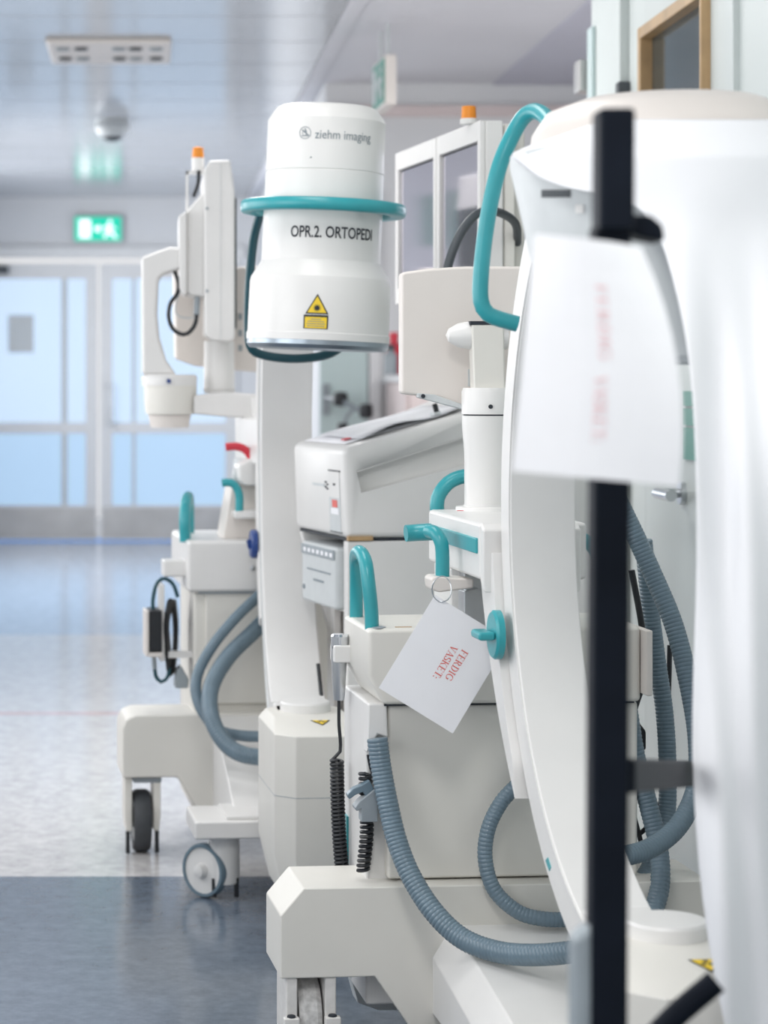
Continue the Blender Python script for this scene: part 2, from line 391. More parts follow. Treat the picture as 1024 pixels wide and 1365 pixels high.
# glowing strip stands in for daylight from beyond, below the far door
struct(mk('trim_1', *G_box((-1.4, YD+0.05, 0.0), (0.64, YD+0.07, 0.02)), 'gaplight'), 'bluish light in the gap below the far door')
# alcove wall that closes the right side
wa = struct(mk('wall_alcove', *G_box((XC+0.06, YF, 0), (2.75, YF+0.12, ZC+0.02)), 'wallwhite'))
mk('cornice', *G_box((XC+0.06, YF-0.03, 2.44), (2.75, YF, 2.49)), 'wallpink', wa)
mk('glass_panel', *G_box((0.79, YF-0.02, 0.1), (1.015, YF, 2.05)), 'palegreen', wa, bev=0.004)
mk('panel_post', *G_box((1.02, YF-0.04, 0), (1.075, YF, 2.1)), 'wallwhite', wa, bev=0.004)
struct(mk('wall_corridor_right', *G_box((XC+0.06, YF+0.12, 0), (XC+0.16, YD, ZC+0.02)), 'wallwhite'))
# near right wall with the door
YW = 6.37
wr = struct(mk('wall_right', *join(G_box((XR, 5.95, 0), (XR+0.15, YW, ZC+0.02)), G_box((XR, -1.0, 0), (XR+0.15, 4.80, ZC+0.02)), G_box((XR, 4.80, 2.35), (XR+0.15, 5.95, ZC+0.02)), G_box((XR+0.15, YW-0.12, 0), (2.75, YW, ZC+0.02))), 'wallgreen'))
struct(mk('wall_alcove_side', *G_box((2.65, YW, 0), (2.75, YF, ZC+0.02)), 'wallwhite'))
mk('corner_guard', *G_box((XR-0.012, YW-0.06, 0.1), (XR, YW+0.006, 2.2)), 'palegreen', wr, bev=0.003)
mk('wall_box', *G_box((XR-0.03, 6.40, 2.03), (XR+0.05, 6.48, 2.12)), 'brushed', wr, bev=0.004)
door3 = struct(mk('door_3', *join(G_box((XR+0.01, 4.83, 0.01), (XR+0.06, 5.06, 2.32)), G_box((XR+0.01, 5.72, 0.01), (XR+0.06, 5.92, 2.32)),
    G_box((XR+0.01, 5.06, 2.10), (XR+0.06, 5.72, 2.32)), G_box((XR+0.01, 5.06, 0.01), (XR+0.06, 5.72, 1.38))), 'wallgreen', bev=0.003), 'pale green side door with a wood framed window')
w_ = 0.03
mk('window_frame', *join(G_box((XR-0.012, 5.06, 1.38), (XR+0.05, 5.06+w_*0.5, 2.10)), G_box((XR-0.012, 5.72-w_, 1.38), (XR+0.05, 5.72, 2.10)),
    G_box((XR-0.012, 5.06+w_, 2.10-w_), (XR+0.05, 5.72-w_, 2.10)), G_box((XR-0.012, 5.06+w_, 1.38), (XR+0.05, 5.72-w_, 1.38+w_))), 'wood', door3, bev=0.004)
mk('pane', *G_box((XR+0.02, 5.06+w_, 1.38+w_), (XR+0.03, 5.72-w_, 2.10-w_)), 'darkglass', door3)
mk('door_jamb', *join(G_box((XR-0.015, 5.92, 0), (XR+0.02, 5.985, 2.38)), G_box((XR-0.015, 4.77, 0), (XR+0.02, 4.83, 2.38)), G_box((XR-0.015, 4.83, 2.32), (XR+0.02, 5.92, 2.38))), 'wallgreen', door3, bev=0.004)
mk('hinge', *G_box((XR-0.022, 5.90, 1.945), (XR+0.01, 5.94, 1.99)), 'darkgrey', door3, bev=0.004)
hp = [W(x, 657, (XR-0.06)*F/(x-CX)) for x in (896, 925)]
hz = 0.94
mk('door_handle', *join(G_tube([(XR-0.055, 5.16, hz), (XR-0.055, 5.30, hz)], 0.0135), G_tube([(XR-0.055, 5.30, hz), (XR+0.012, 5.31, hz)], 0.012), G_lathe([(0.028, 0), (0.028, 0.012)], (XR+0.01, 5.31, hz), (-1, 0, 0), 20)), 'steel', door3)
for zz, hh in ((1.145, 0.035), (1.10, 0.04), (1.02, 0.075)):
    mk('green_label', *G_box((XR+0.004, 5.02, zz), (XR+0.010, 5.30, zz+hh)), 'signgreendim', door3)
# left wall with windows (out of the picture, the daylight comes in here)
wl = struct(mk('wall_left', *join(G_box((XL-0.15, -1, 0), (XL, YD, 0.9)), G_box((XL-0.15, -1, 2.36), (XL, YD, ZC+0.02))), 'wallwhite'))
edges = [-1.0] + [e for wy in WIN_Y for e in (wy-0.75, wy+0.75)] + [YD]
for a, b in zip(edges[::2], edges[1::2]):
    mk('pier', *G_box((XL-0.15, a, 0.9), (XL, b, 2.36)), 'wallwhite', wl)
for i, wy in enumerate(WIN_Y):
    wn = struct(mk('window_%d' % (i+1), *join(G_box((XL-0.12, wy-0.75, 0.9), (XL-0.05, wy-0.70, 2.36)), G_box((XL-0.12, wy+0.70, 0.9), (XL-0.05, wy+0.75, 2.36)),
        G_box((XL-0.12, wy-0.70, 0.9), (XL-0.05, wy+0.70, 0.95)), G_box((XL-0.12, wy-0.70, 2.31), (XL-0.05, wy+0.70, 2.36))), 'doorframe'))
    mk('window_sill', *G_box((XL-0.05, wy-0.78, 0.87), (XL+0.06, wy+0.78, 0.9)), 'wallwhite', wn)

for k, (ya, yb, za, zb_) in enumerate(((10.33, 10.49, 1.86, 2.10), (10.05, 10.17, 1.82, 2.10), (9.80, 9.93, 1.84, 2.08))):  # unseen panels added so that green strips reflect in the twin screens
    t = root('wall_notice', (XL+0.01, (ya+yb)/2, za), ['green notice on the left wall farthest from the camera', 'middle green notice on the left wall', 'green notice on the left wall nearest the camera'][k], 'notice', 'green notices on the left wall')
    mk('backing', *G_box((XL+0.001, ya-0.01, za-0.01), (XL+0.008, yb+0.01, zb_+0.01)), 'lightgrey', t)
    mk('green_face', *G_box((XL+0.008, ya, za), (XL+0.011, yb, zb_)), 'signgreendim', t)
# ceiling fittings
for k, ly in enumerate(FILL_Y):  # unseen lamps added to light the corridor and foreground
    t = root('ceiling_lamp', (0.1, ly, ZC-0.02), ['flush ceiling lamp nearest the camera', 'middle flush ceiling lamp of the corridor', 'flush ceiling lamp farthest down the corridor'][k], 'lamp', 'flush ceiling lamps')
    mk('lamp_frame', *join(G_box((-0.22, ly-0.6, ZC-0.02), (-0.2, ly+0.6, ZC)), G_box((0.40, ly-0.6, ZC-0.02), (0.42, ly+0.6, ZC)), G_box((-0.2, ly-0.6, ZC-0.02), (0.4, ly-0.58, ZC)), G_box((-0.2, ly+0.58, ZC-0.02), (0.4, ly+0.6, ZC))), 'doorframe', t)
    mk('diffuser', *G_box((-0.2, ly-0.58, ZC-0.012), (0.4, ly+0.58, ZC-0.004)), 'lampglow', t)
    area('lamp_light', (0.1, ly, ZC-0.03), (0, 0, 0), 0.55, 1.1, FILL_POWER[k], (1, 0.985, 0.96))
t = root('ceiling_lamp', (2.1, 7.6, ZC-0.02), 'square flush ceiling lamp inside the alcove', 'lamp', 'flush ceiling lamps')  # added lamp, hidden behind the wall corner, brightens the alcove
mk('lamp_frame', *G_box((1.79, 7.29, ZC-0.02), (2.41, 7.91, ZC-0.012)), 'doorframe', t)
mk('diffuser', *G_box((1.82, 7.32, ZC-0.026), (2.38, 7.88, ZC-0.02)), 'lampglow', t)
area('lamp_light', (2.1, 7.6, ZC-0.04), (0, 0, 0), 0.55, 0.55, 45, (1, 0.985, 0.97))

t = root('ceiling_socket_panel', (-0.16, 9.45, ZC-0.05), 'white ceiling panel carrying two rows of power sockets', 'socket panel')
mk('housing', *G_prism([(-0.43, 9.15, ZC), (0.09, 9.15, ZC), (0.08, 9.15, ZC-0.018), (-0.42, 9.15, ZC-0.018)], (0, 0.62, 0)), 'cream', t, bev=0.006)
for sx in (-0.34, -0.265, -0.11, -0.04, 0.045):
    for sy in (9.30, 9.58):
        mk('socket', *G_lathe([(0.028, 0), (0.028, 0.008), (0.02, 0.008), (0.02, 0.003)], (sx-0.02, sy, ZC-0.018), (0, 0, -1), 16), 'midgrey' if (sx+sy) % 0.2 > 0.1 else 'darkgrey', t)
t = root('smoke_detector', (-0.20, 12.0, ZC-0.10), 'round white detector on the ceiling beyond the socket panel', 'detector')
mk('mount', *G_lathe([(0.09, 0), (0.09, 0.015)], (-0.20, 12.0, ZC-0.015), n=24), 'lightgrey', t)
mk('dome', *G_lathe([(0.03, 0), (0.075, 0.02), (0.095, 0.055), (0.09, 0.085)], (-0.20, 12.0, ZC-0.10), n=24), 'lightgrey', t)
mk('lens', *G_lathe([(0.02, 0), (0.05, 0.015), (0.055, 0.02)], (-0.20, 12.0, ZC-0.115), n=20), 'darkgrey', t)

# exit signs
def exit_sign(name, c, ex, w, h, label, lit, rods=False):
    c = Vector(c); ex = Vector(ex).normalized(); up = Vector((0, 0, 1)); nrm = ex.cross(up)
    t = root(name, c-up*h/2, label, 'exit sign', 'exit signs')
    back = c - ex*w/2 - up*h/2
    gm, wm = ('signgreen', 'signwhite') if lit else ('signgreendim', 'lightgrey')
    mk('sign_case', *plate(back-nrm*0.045-ex*0.012-up*0.012, ex, up, w+0.024, h+0.024, 0.045), 'cream' if not lit else 'lightgrey', t, bev=0.006)
    mk('sign_face', *plate(back, ex, up, w, h, 0.004), gm, t)
    def P(pts, nm):
        mk(nm, *G_prism([back+nrm*0.0045+ex*(a*w)+up*(b*h) for a, b in pts], nrm*0.002), wm, t)
    P([(0.10, 0.12), (0.34, 0.12), (0.34, 0.88), (0.10, 0.88)], 'door_symbol')
    P([(0.42, 0.42), (0.50, 0.42), (0.50, 0.30), (0.58, 0.50), (0.50, 0.70), (0.50, 0.58), (0.42, 0.58)], 'arrow_symbol')
    P([(0.66, 0.62), (0.74, 0.66), (0.80, 0.60), (0.88, 0.56), (0.87, 0.48), (0.79, 0.50), (0.78, 0.38), (0.88, 0.28), (0.90, 0.12), (0.83, 0.12), (0.81, 0.24), (0.73, 0.32), (0.68, 0.14), (0.61, 0.16), (0.67, 0.36), (0.70, 0.52), (0.62, 0.50), (0.61, 0.56)], 'running_man_symbol')
    P([(0.76+0.045*math.cos(a*PI/5), 0.78+0.09*math.sin(a*PI/5)) for a in range(10)], 'head_symbol')
    if rods:
        for s in (-0.3, 0.3):
            mk('rod', *G_cyl(c+ex*w*s-nrm*0.022+up*h/2, Vector((c.x, c.y, ZC))+ex*w*s-nrm*0.022, 0.008, 10), 'lightgrey', t)
    return t
exit_sign('exit_sign', ((130.5-CX)*16.9/F, 16.94, H-(305-CY)*16.94/F), (1, 0, 0), 0.35, 0.18, 'lit green exit sign above the far double door', True)
exit_sign('exit_sign', (0.90, 8.85, 2.37), (0.04, -1, 0), 0.32, 0.17, 'unlit white cased sign hanging from the ceiling behind the tall white cylinder', False, True)

# alcove: counter with bottles, bracket on the pale green panel
t = root('counter_cabinet', (1.6, 9.9, 0), 'pale pink counter cabinet at the back of the alcove', 'cabinet')
mk('body', *G_box((1.09, 9.62, 0.08), (2.4, 10.4, 1.20)), 'wallpink', t, bev=0.006)
mk('worktop', *G_box((1.07, 9.58, 1.20), (2.42, 10.42, 1.235)), 'wallwhite', t, bev=0.006)
mk('plinth', *G_box((1.12, 9.68, 0), (2.38, 10.38, 0.08)), 'lightgrey', t)
for k in range(3):
    dd = mk('door', *G_box((1.11+k*0.43, 9.60, 0.12), (1.52+k*0.43, 9.62, 1.16)), 'wallpink', t, bev=0.004)
    mk('knob', *G_lathe([(0.006, 0), (0.012, 0.02), (0.01, 0.026)], (1.48+k*0.43, 9.60, 0.85), (0, -1, 0), 12), 'steel', dd)
for k, (x, m, h, r, lab) in enumerate(((516, 'midgrey', 0.12, 0.03, 'small grey bottle on the pink counter'), (523, 'red', 0.17, 0.035, 'red capped bottle on the pink counter'), (531, 'blue', 0.13, 0.03, 'blue bottle on the pink counter'), (538, 'orange', 0.10, 0.035, 'amber jar on the pink counter'))):
    p = Vector(((x-CX)*10.0/F, 9.85+0.09*k, 1.235))
    b = root('bottle', p, lab, 'bottle', 'bottles on the alcove counter')
    mk('bottle_body', *G_lathe([(r, 0), (r, h*0.7), (r*0.5, h*0.85), (r*0.5, h*0.9)], p, n=18), m, b)
    mk('cap', *G_lathe([(r*0.6, h*0.88), (r*0.6, h*1.1)], p, n=14), 'red' if k == 1 else 'darkgrey', b)
t = root('wall_bracket', W(434, 570, YF-0.02), 'dark jointed bracket arm on the pale green glass panel', 'bracket')
mk('wall_plate', *G_pxpoly(Frame(0, YF-0.05, 0), [(430, 512), (439, 512), (439, 553), (430, 553)], 0, 0.03), 'midgrey', t, bev=0.004)
mk('arm', *G_tube([W(436, 530, YF-0.06), W(455, 534, YF-0.22), W(475, 545, YF-0.3), W(490, 548, YF-0.34)], 0.012), 'midgrey', t)
mk('joint', *G_lathe([(0.0, -0.035), (0.03, -0.03), (0.035, 0), (0.03, 0.03), (0.0, 0.035)], W(454, 532, YF-0.22), (0, 0, 1), 16), 'black', t)
mk('joint', *G_lathe([(0.0, -0.035), (0.028, -0.03), (0.032, 0), (0.028, 0.03), (0.0, 0.035)], W(488, 548, YF-0.34), (0, 0, 1), 16), 'black', t)
mk('hanging_cable', *G_tube([W(472, 545, YF-0.3), W(462, 556, YF-0.3), W(457, 575, YF-0.3)], 0.008), 'midgrey', t)
mk('plug', *G_tube([W(457, 564, YF-0.3), W(456, 578, YF-0.3)], 0.024), 'black', t)

# ---------------------------------------------------------------- shared parts of the two mobile x-ray machines
def wheel(par, c, axis, r, w, tyre, hub='white', name='wheel'):
    t = mk(name, *G_lathe([(r*0.72, -w*0.5), (r*0.93, -w*0.5), (r, -w*0.28), (r, w*0.28), (r*0.93, w*0.5), (r*0.72, w*0.5)], c, axis, 36, True), tyre, par)
    mk('hub', *G_lathe([(r*0.2, -w*0.56), (r*0.3, -w*0.5), (r*0.73, -w*0.42), (r*0.73, w*0.42), (r*0.3, w*0.5), (r*0.2, w*0.56)], c, axis, 28), hub, t)
    return t
def trefoil_label(par, p, ex, ey, s):              # yellow warning triangle lying on a face
    ex, ey = Vector(ex).normalized(), Vector(ey).normalized(); n = ex.cross(ey)
    o = mk('warning_label', *G_prism([p-ex*s*0.5, p+ex*s*0.5, p+ey*s*0.87], n*0.0006), 'inkblack', par)
    q = p + ey*s*0.29
    def T(k): return [q+(v-q)*k+n*0.0008 for v in (p-ex*s*0.5, p+ex*s*0.5, p+ey*s*0.87)]
    mk('yellow_field', *G_prism(T(0.84), n*0.0004), 'yellow', o)
    for k in range(3):
        a0 = PI/2+PI+k*2*PI/3
        pts = [q+n*0.0013+(ex*math.cos(a)+ey*math.sin(a))*r for r, a in [(s*0.05, a0-0.5), (s*0.2, a0-0.5), (s*0.2, a0), (s*0.2, a0+0.5), (s*0.05, a0+0.5)]]
        mk('trefoil_blade', *G_prism(pts, n*0.0003), 'inkblack', o)
    return o
def tank(par, fr, uc, vc, ztop, zsh, zbot, w, df, db):
    # x-ray generator housing: long box with chamfered plan and foot, top falling slightly to the front, round cap
    def ring(hw, f, b, ch, z, k=1.0): return [fr.pt(uc+a*k, vc+c*k, z) for a, c in ((-hw+ch, -f), (hw-ch, -f), (hw, -f+ch), (hw, b-0.03), (hw-0.03, b), (-hw+0.03, b), (-hw, b-0.03), (-hw, -f+ch))]
    rs = [ring(w*0.38, df*0.88, db*0.9, 0.03, zbot), ring(w*0.5, df, db, 0.04, zbot+0.10), ring(w*0.5, df, db, 0.04, zsh), ring(w*0.42, df*0.42, db*0.9, 0.02, ztop)]
    vs = [p for r in rs for p in r]; fs = [tuple(range(8)), tuple(range(24, 32))]
    for k in range(3):
        for i in range(8): fs.append((k*8+i, k*8+(i+1) % 8, k*8+8+(i+1) % 8, k*8+8+i))
    t = mk('tube_housing', vs, fs, 'bodygrey', par, bev=0.003)
    mk('seam', *G_prism(ring(w*0.5, df, db, 0.04, zsh-0.131, 1.002), (0, 0, 0.0014)), 'midgrey', t)
    mk('cap', *G_lathe([(0.056, 0), (0.056, 0.020), (0.053, 0.024), (0.0, 0.025)], fr.pt(uc, vc, ztop-0.003), n=40), 'white', t)
    a = fr.pt(uc, vc-df*0.42, ztop); b = fr.pt(uc, vc-df, zsh); ey = (b-a).normalized(); up = fr.U.cross(-ey).normalized()
    if up.z < 0: up = -up
    trefoil_label(t, a+(b-a)*0.20+fr.U*0.012+up*0.0007, -fr.U, ey, 0.042)
    return t

# ================================================================ machine A: far c-arm unit facing the camera
FA = Frame(0.33, 5.78, 5)
FAR = Frame(0.337, 5.78, 0)      # the c itself stands square to the corridor
A = root('c_arm_machine', FA.pt(0, 0, 0), 'farther white mobile x-ray unit with tall lettered cylinder and monitor arm', 'x-ray machine', 'mobile x-ray units')
uL = FA.u(163, -0.05); zt = FA.z(200, 953, -0.05); zb = FA.z(200, 1037, -0.05)
r_ = 0.035
left = [(uL, zb), (uL, zt-r_), (uL+r_*0.3, zt-r_*0.3), (uL+r_, zt)]
lowl = [(FA.u(268, -0.05), 0.10), (FA.u(236, -0.05), zb)]
poly = left + [(-a, b) for a, b in left[::-1]] + [(-a, b) for a, b in lowl[::-1]] + lowl
mk('outrigger', *G_fpoly(FA, poly, -0.05, 0.14), 'bodygrey', A, bev=0.006)
# sloping spine towards the camera and its foot plate with castors
us = FA.u(284, -0.05)
mk('spine', *G_vpoly(FA, [(0.0, 0.10), (0.0, zt-0.004), (-0.07, zt-0.006), (-0.50, 0.188), (-0.50, 0.15), (-0.06, 0.10)], us, 0.055), 'white', A, bev=0.004)
uf = FA.u(260, -0.60)
zf = FA.z(300, 1095, -0.60)
mk('foot_plate', *G_fbox(FA, uf, 0.085, -0.60, -0.40, zf-0.042, zf), 'white', A, bev=0.006)
mk('foot_step', *G_fbox(FA, uf+0.075, 0.07, -0.585, -0.42, zf, zf+0.008), 'white', A, bev=0.002)
def castor(fr, u, v, ztop, swivel, parent):
    h = mk('castor', *G_lathe([(0.034, 0.036), (0.036, 0.04), (0.036, ztop-0.004), (0.03, ztop)], fr.pt(u, v, 0), n=28), 'white', parent)
    a = math.radians(swivel); ax = Vector((math.cos(a), math.sin(a), 0)); c = fr.pt(u-0.044, v+0.008, 0.0635)
    mk('tyre', *G_lathe([(0.0535, -0.012), (0.060, -0.012), (0.063, -0.006), (0.063, 0.006), (0.060, 0.012), (0.0535, 0.012)], c, ax, 40, True), 'hose', h)
    mk('wheel_disc', *G_lathe([(0.006, -0.030), (0.014, -0.027), (0.018, -0.010), (0.0540, -0.008), (0.0540, 0.008), (0.010, 0.009)], c, ax, 32), 'white', h)
    for s in (-1, 1):
        mk('cable_guard', *G_cyl(fr.pt(u+s*0.026, v-0.02, 0.006), fr.pt(u+s*0.026, v-0.02, 0.05), 0.006, 10), 'black', h)
    return h
castor(FA, FA.u(299, -0.52), -0.52, zf-0.043, 48, A)
castor(FA, 0.045, -0.49, zf-0.043, 20, A)
for s in (1, -1):
    uc = FA.u(189, -0.0)*s; c = FA.pt(uc, 0.02, 0.079)
    wh = wheel(A, c, FA.U, 0.079, 0.044, 'rubber', 'lightgrey', 'rear_wheel')
    fk = mk('wheel_fork', *join(*[G_fpoly(FA, [(uc+k*0.027, 0.06), (uc+k*0.042, 0.06), (uc+k*0.046, 0.095), (uc+k*0.046, zb), (uc+k*0.027, zb)], -0.03, 0.06) for k in (-1, 1)]), 'bodygrey', A, bev=0.003)
    for k in (-1, 1): mk('cable_guard', *G_fbox(FA, uc+k*0.037-0.005, uc+k*0.037+0.005, -0.025, -0.005, 0.003, 0.062), 'black', fk)
    mk('brake_bar', *G_fbox(FA, uc-0.024, uc+0.048, -0.032, 0.03, zb-0.016, zb-0.002), 'midgrey', fk, bev=0.003)
# body
ub = FA.u(258, 0.0); zbt = FA.z(280, 788, 0.0)
mk('lower_body', *G_fbox(FA, ub, -ub, 0.0, 0.34, 0.10, zbt), 'bodygrey', A, bev=0.008)
mk('front_panel', *G_fbox(FA, ub+0.03, -ub-0.03, -0.012, 0.0, zt+0.02, zbt-0.002), 'bodygrey', A, bev=0.004)
ub2 = FA.u(250, -0.03); zbb = FA.z(280, 721, -0.03)
mk('top_body', *G_fbox(FA, ub2, -ub2, -0.03, 0.40, zbt, zbb), 'white', A, bev=0.010)
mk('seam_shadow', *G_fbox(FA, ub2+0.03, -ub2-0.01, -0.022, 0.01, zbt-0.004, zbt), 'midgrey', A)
mk('screw', *G_lathe([(0.007, 0), (0.007, 0.003), (0.0, 0.005)], FA.px(337, 757, -0.03), -FA.V, 14), 'steel', A)
mk('side_block', *G_fbox(FA, FA.u(217, 0.05), ub2+0.004, 0.03, 0.10, FA.z(228, 768, 0.05), FA.z(228, 746, 0.05)), 'white', A, bev=0.005)
mk('grip_handle', *G_tube([FA.px(247, 722, 0.05), FA.px(246, 690, 0.05), FA.px(248, 668, 0.09), FA.px(251, 662, 0.16), FA.px(252, 670, 0.24), FA.px(252, 690, 0.28), FA.px(252, 718, 0.28)], 0.0145), 'teal', A)
# cable and charger on the left side
hk = mk('cable_hook', *G_fbox(FA, FA.u(212, 0.05), FA.u(218, 0.05), 0.02, 0.09, FA.z(215, 880, 0.05), FA.z(215, 778, 0.05)), 'white', A, bev=0.002)
mk('hook_bracket', *G_fbox(FA, FA.u(212, 0.05), ub+0.005, 0.03, 0.06, FA.z(215, 876, 0.05), FA.z(215, 868, 0.05)), 'white', hk)
ad = mk('power_adapter', *G_fbox(FA, FA.u(197, 0.05), FA.u(214, 0.05), 0.0, 0.09, FA.z(205, 866, 0.05), FA.z(205, 811, 0.05)), 'black', A, bev=0.004)
mk('adapter_tray', *join(G_fbox(FA, FA.u(192, 0.05), FA.u(196.5, 0.05), 0.0, 0.09, FA.z(205, 872, 0.05), FA.z(205, 812, 0.05)), G_fbox(FA, FA.u(196.5, 0.05), FA.u(214, 0.05), 0.0, 0.09, FA.z(205, 873, 0.05), FA.z(205, 867, 0.05))), 'cream', ad, bev=0.002)
mk('adapter_plug', *G_tube([FA.px(205, 873, 0.04), FA.px(206, 892, 0.04)], 0.006), 'midgrey', ad)
mk('power_cable', *G_tube([FA.px(204, 812, 0.04), FA.px(204, 798, 0.04), FA.px(209, 778, 0.04), FA.px(219, 771, 0.04), FA.px(231, 779, 0.04), FA.px(237, 796, 0.04)], 0.005), 'tealdark', A)
mk('power_cable', *G_tube([FA.px(206, 888, 0.04), FA.px(208, 902, 0.04), FA.px(215, 909, 0.04), FA.px(223, 903, 0.04), FA.px(226, 890, 0.04)], 0.005), 'tealdark', A)
lp = []
for k in range(7):
    o = (k-3)*0.9
    lp.append(G_tube([FA.px(228+o, 798+abs(o), 0.03+k*0.008), FA.px(222+o*0.6, 830, 0.02+k*0.008), FA.px(224+o*0.8, 870, 0.03+k*0.008), FA.px(228+o*0.7, 900, 0.05+k*0.008), FA.px(233+o*0.5, 870, 0.09+k*0.006), FA.px(234+o*0.6, 830, 0.10+k*0.006), FA.px(230+o, 800, 0.06+k*0.008)], 0.0048, 0.02, 8))
mk('coiled_mains_cable', *join(*lp), 'black', A)
pg = mk('mains_plug', *G_pxpoly(FA, [(233, 918), (236, 893), (242, 888), (247, 897), (252, 905), (251, 918)], 0.03, 0.05), 'midgrey', A, bev=0.005)
# hoses
mk('hose', *G_hose([FA.px(357, 782, -0.03), FA.px(343, 796, -0.06), FA.px(312, 826, -0.11), FA.px(280, 866, -0.16), FA.px(262, 905, -0.20), FA.px(266, 940, -0.23), FA.px(290, 972, -0.26), FA.px(325, 981, -0.28), FA.px(366, 981, -0.30)], 0.0138), 'hose', A)
mk('hose', *G_hose([FA.px(358, 822, -0.04), FA.px(338, 842, -0.09), FA.px(304, 876, -0.17), FA.px(282, 915, -0.24), FA.px(281, 952, -0.30), FA.px(296, 985, -0.34), FA.px(322, 1005, -0.37), FA.px(366, 1011, -0.39)], 0.0205), 'hose', A)
# carriage: lifting column, horizontal arm, levers
mk('lift_column', *G_fbox(FA, -0.09, 0.09, 0.06, 0.22, zbb, 1.0), 'lightgrey', A, bev=0.006)
mk('carriage', *G_fbox(FA, -0.07, 0.07, -0.10, 0.34, 0.99, 1.11), 'white', A, bev=0.008)
mk('orbital_guide', *G_arc(FAR, -0.068, 0.068, -0.78, 1.03, 0.662, lambda t: 0.70+0.06*math.sin(PI*t)**0.7, -38, 24, 30), 'white', A, bev=0.004)
ga = mk('lever_bracket', *G_pxpoly(FA, [(318, 620), (332, 612), (350, 610), (350, 648), (326, 648), (318, 640)], 0.0, 0.10), 'white', A, bev=0.008)
mk('bracket_knob', *G_lathe([(0.0, 0.034), (0.016, 0.03), (0.022, 0.015), (0.022, 0)], FA.px(326, 634, 0.05), -FA.U, 20), 'lightgrey', ga)
mk('lever', *G_tube([FA.px(301, 596, 0.04), FA.px(315, 595, 0.04), FA.px(328, 600, 0.04), FA.px(336, 612, 0.04), FA.px(338, 622, 0.04)], 0.0105), 'red', A)
lv = mk('lever', *G_tube([FA.px(296, 644, 0.0), FA.px(306, 643, 0.0), FA.px(314, 648, 0.0), FA.px(319, 660, 0.0), FA.px(319, 682, 0.0)], 0.0105), 'teal', A)
mk('lever_shelf', *G_pxpoly(FA, [(313, 682), (346, 680), (346, 691), (315, 692)], -0.02, 0.09), 'white', A, bev=0.004)
mk('column_shroud', *G_pxpoly(FA, [(309, 646), (346, 646), (346, 719), (297, 719)], 0.05, 0.14), 'cream', A, bev=0.006)
kb = mk('brake_knob', *G_lathe([(0.036, 0), (0.036, 0.012), (0.032, 0.016)], FA.px(342, 725, -0.13), -FA.U, 28), 'blue', A)
mk('knob_bar', *G_prism([FA.px(329, 720, -0.14), FA.px(341, 718, -0.14), FA.px(341, 732, -0.14), FA.px(331, 732, -0.14)], FA.V*0.014), 'blue', kb, bev=0.003)
# the c-shaped arm
arcA = mk('c_arm', *G_arc(FAR, -0.063, 0.063, -0.78, 1.03, 0.56, 0.66, -80, 78), 'white', A, bev=0.004)
mk('arm_edge', *G_arc(FAR, -0.0655, -0.0625, -0.78, 1.03, 0.61, 0.616, -80, 78), 'lightgrey', arcA)
mk('top_mount', *G_fbox(FAR, -0.06, 0.06, -0.80, -0.62, 1.57, 1.685), 'white', A, bev=0.006)
mk('bottom_mount', *G_fbox(FAR, -0.06, 0.06, -0.80, -0.62, 0.375, 0.475), 'white', A, bev=0.006)
# image intensifier
YI = 5.0; ci = W(430, 300, YI); ci.z = 0
roll = 2.4
piv = W(428, 300, YI)
def iz(y): return H-(y-CY)*YI/F
def rolled(g): return (rot_about(g[0], piv, Vector((0, 1, 0)), roll), g[1])
RU, RN, RB = 0.1305, 0.1325, 0.156
II = mk('intensifier_upper', *rolled(G_lathe([(0.0, iz(143)), (0.104, iz(144)), (0.112, iz(146)), (RU-0.003, iz(160)), (RU, iz(164)), (RU+0.001, iz(231)), (RU-0.0006, iz(232)), (RU+0.001, iz(233)), (RN, iz(352))], ci, n=72)), 'white', A, ang=13)
bell = mk('intensifier_bell', *rolled(G_lathe([(RN-0.01, iz(350)), (RN, iz(350)), (RB-0.002, iz(372)), (RB, iz(378)), (RB+0.001, iz(445)), (RB+0.003, iz(446)), (RB+0.003, iz(455)), (RB-0.02, iz(455))], ci, n=72)), 'white', A, ang=13)
mk('metal_rim', *rolled(G_lathe([(RB+0.001, iz(455)), (RB+0.0015, iz(461)), (RB-0.004, iz(466)), (0.0, iz(465))], ci, n=72)), 'rimmetal', A, ang=25)
def tor(c, R, hw, hh, n=72, m=12):
    vs, fs = [], []
    for i in range(n):
        a = 2*PI*i/n
        for k in range(m):
            b = 2*PI*k/m; cb, sb = math.cos(b), math.sin(b)
            q = lambda s: math.copysign(abs(s)**0.5, s)
            vs.append(Vector(c)+Vector(((R+hw*q(cb))*math.cos(a), (R+hw*q(cb))*math.sin(a), hh*q(sb))))
    for i in range(n):
        for k in range(m): fs.append((i*m+k, ((i+1) % n)*m+k, ((i+1) % n)*m+(k+1) % m, i*m+(k+1) % m))
    return vs, fs
rg = mk('ring_handle', *rolled(tor((ci.x, ci.y, iz(279)), 0.166, 0.018, 0.0145)), 'teal', A, ang=60)
for k in range(3):
    a = math.radians(60+120*k)
    mk('ring_spoke', *rolled(G_cyl((ci.x+0.12*math.cos(a), ci.y+0.12*math.sin(a), iz(279)), (ci.x+0.16*math.cos(a), ci.y+0.16*math.sin(a), iz(279)), 0.009, 10)), 'teal', rg)
mk('loop_handle', *G_tube([W(347, 284, 5.10), W(338, 320, 5.14), W(333, 370, 5.17), W(331, 430, 5.20), W(334, 462, 5.21), W(350, 473, 5.22), W(390, 478, 5.22), W(432, 474, 5.22), W(455, 462, 5.22), W(470, 445, 5.20)], 0.0105), 'tealdark', A)
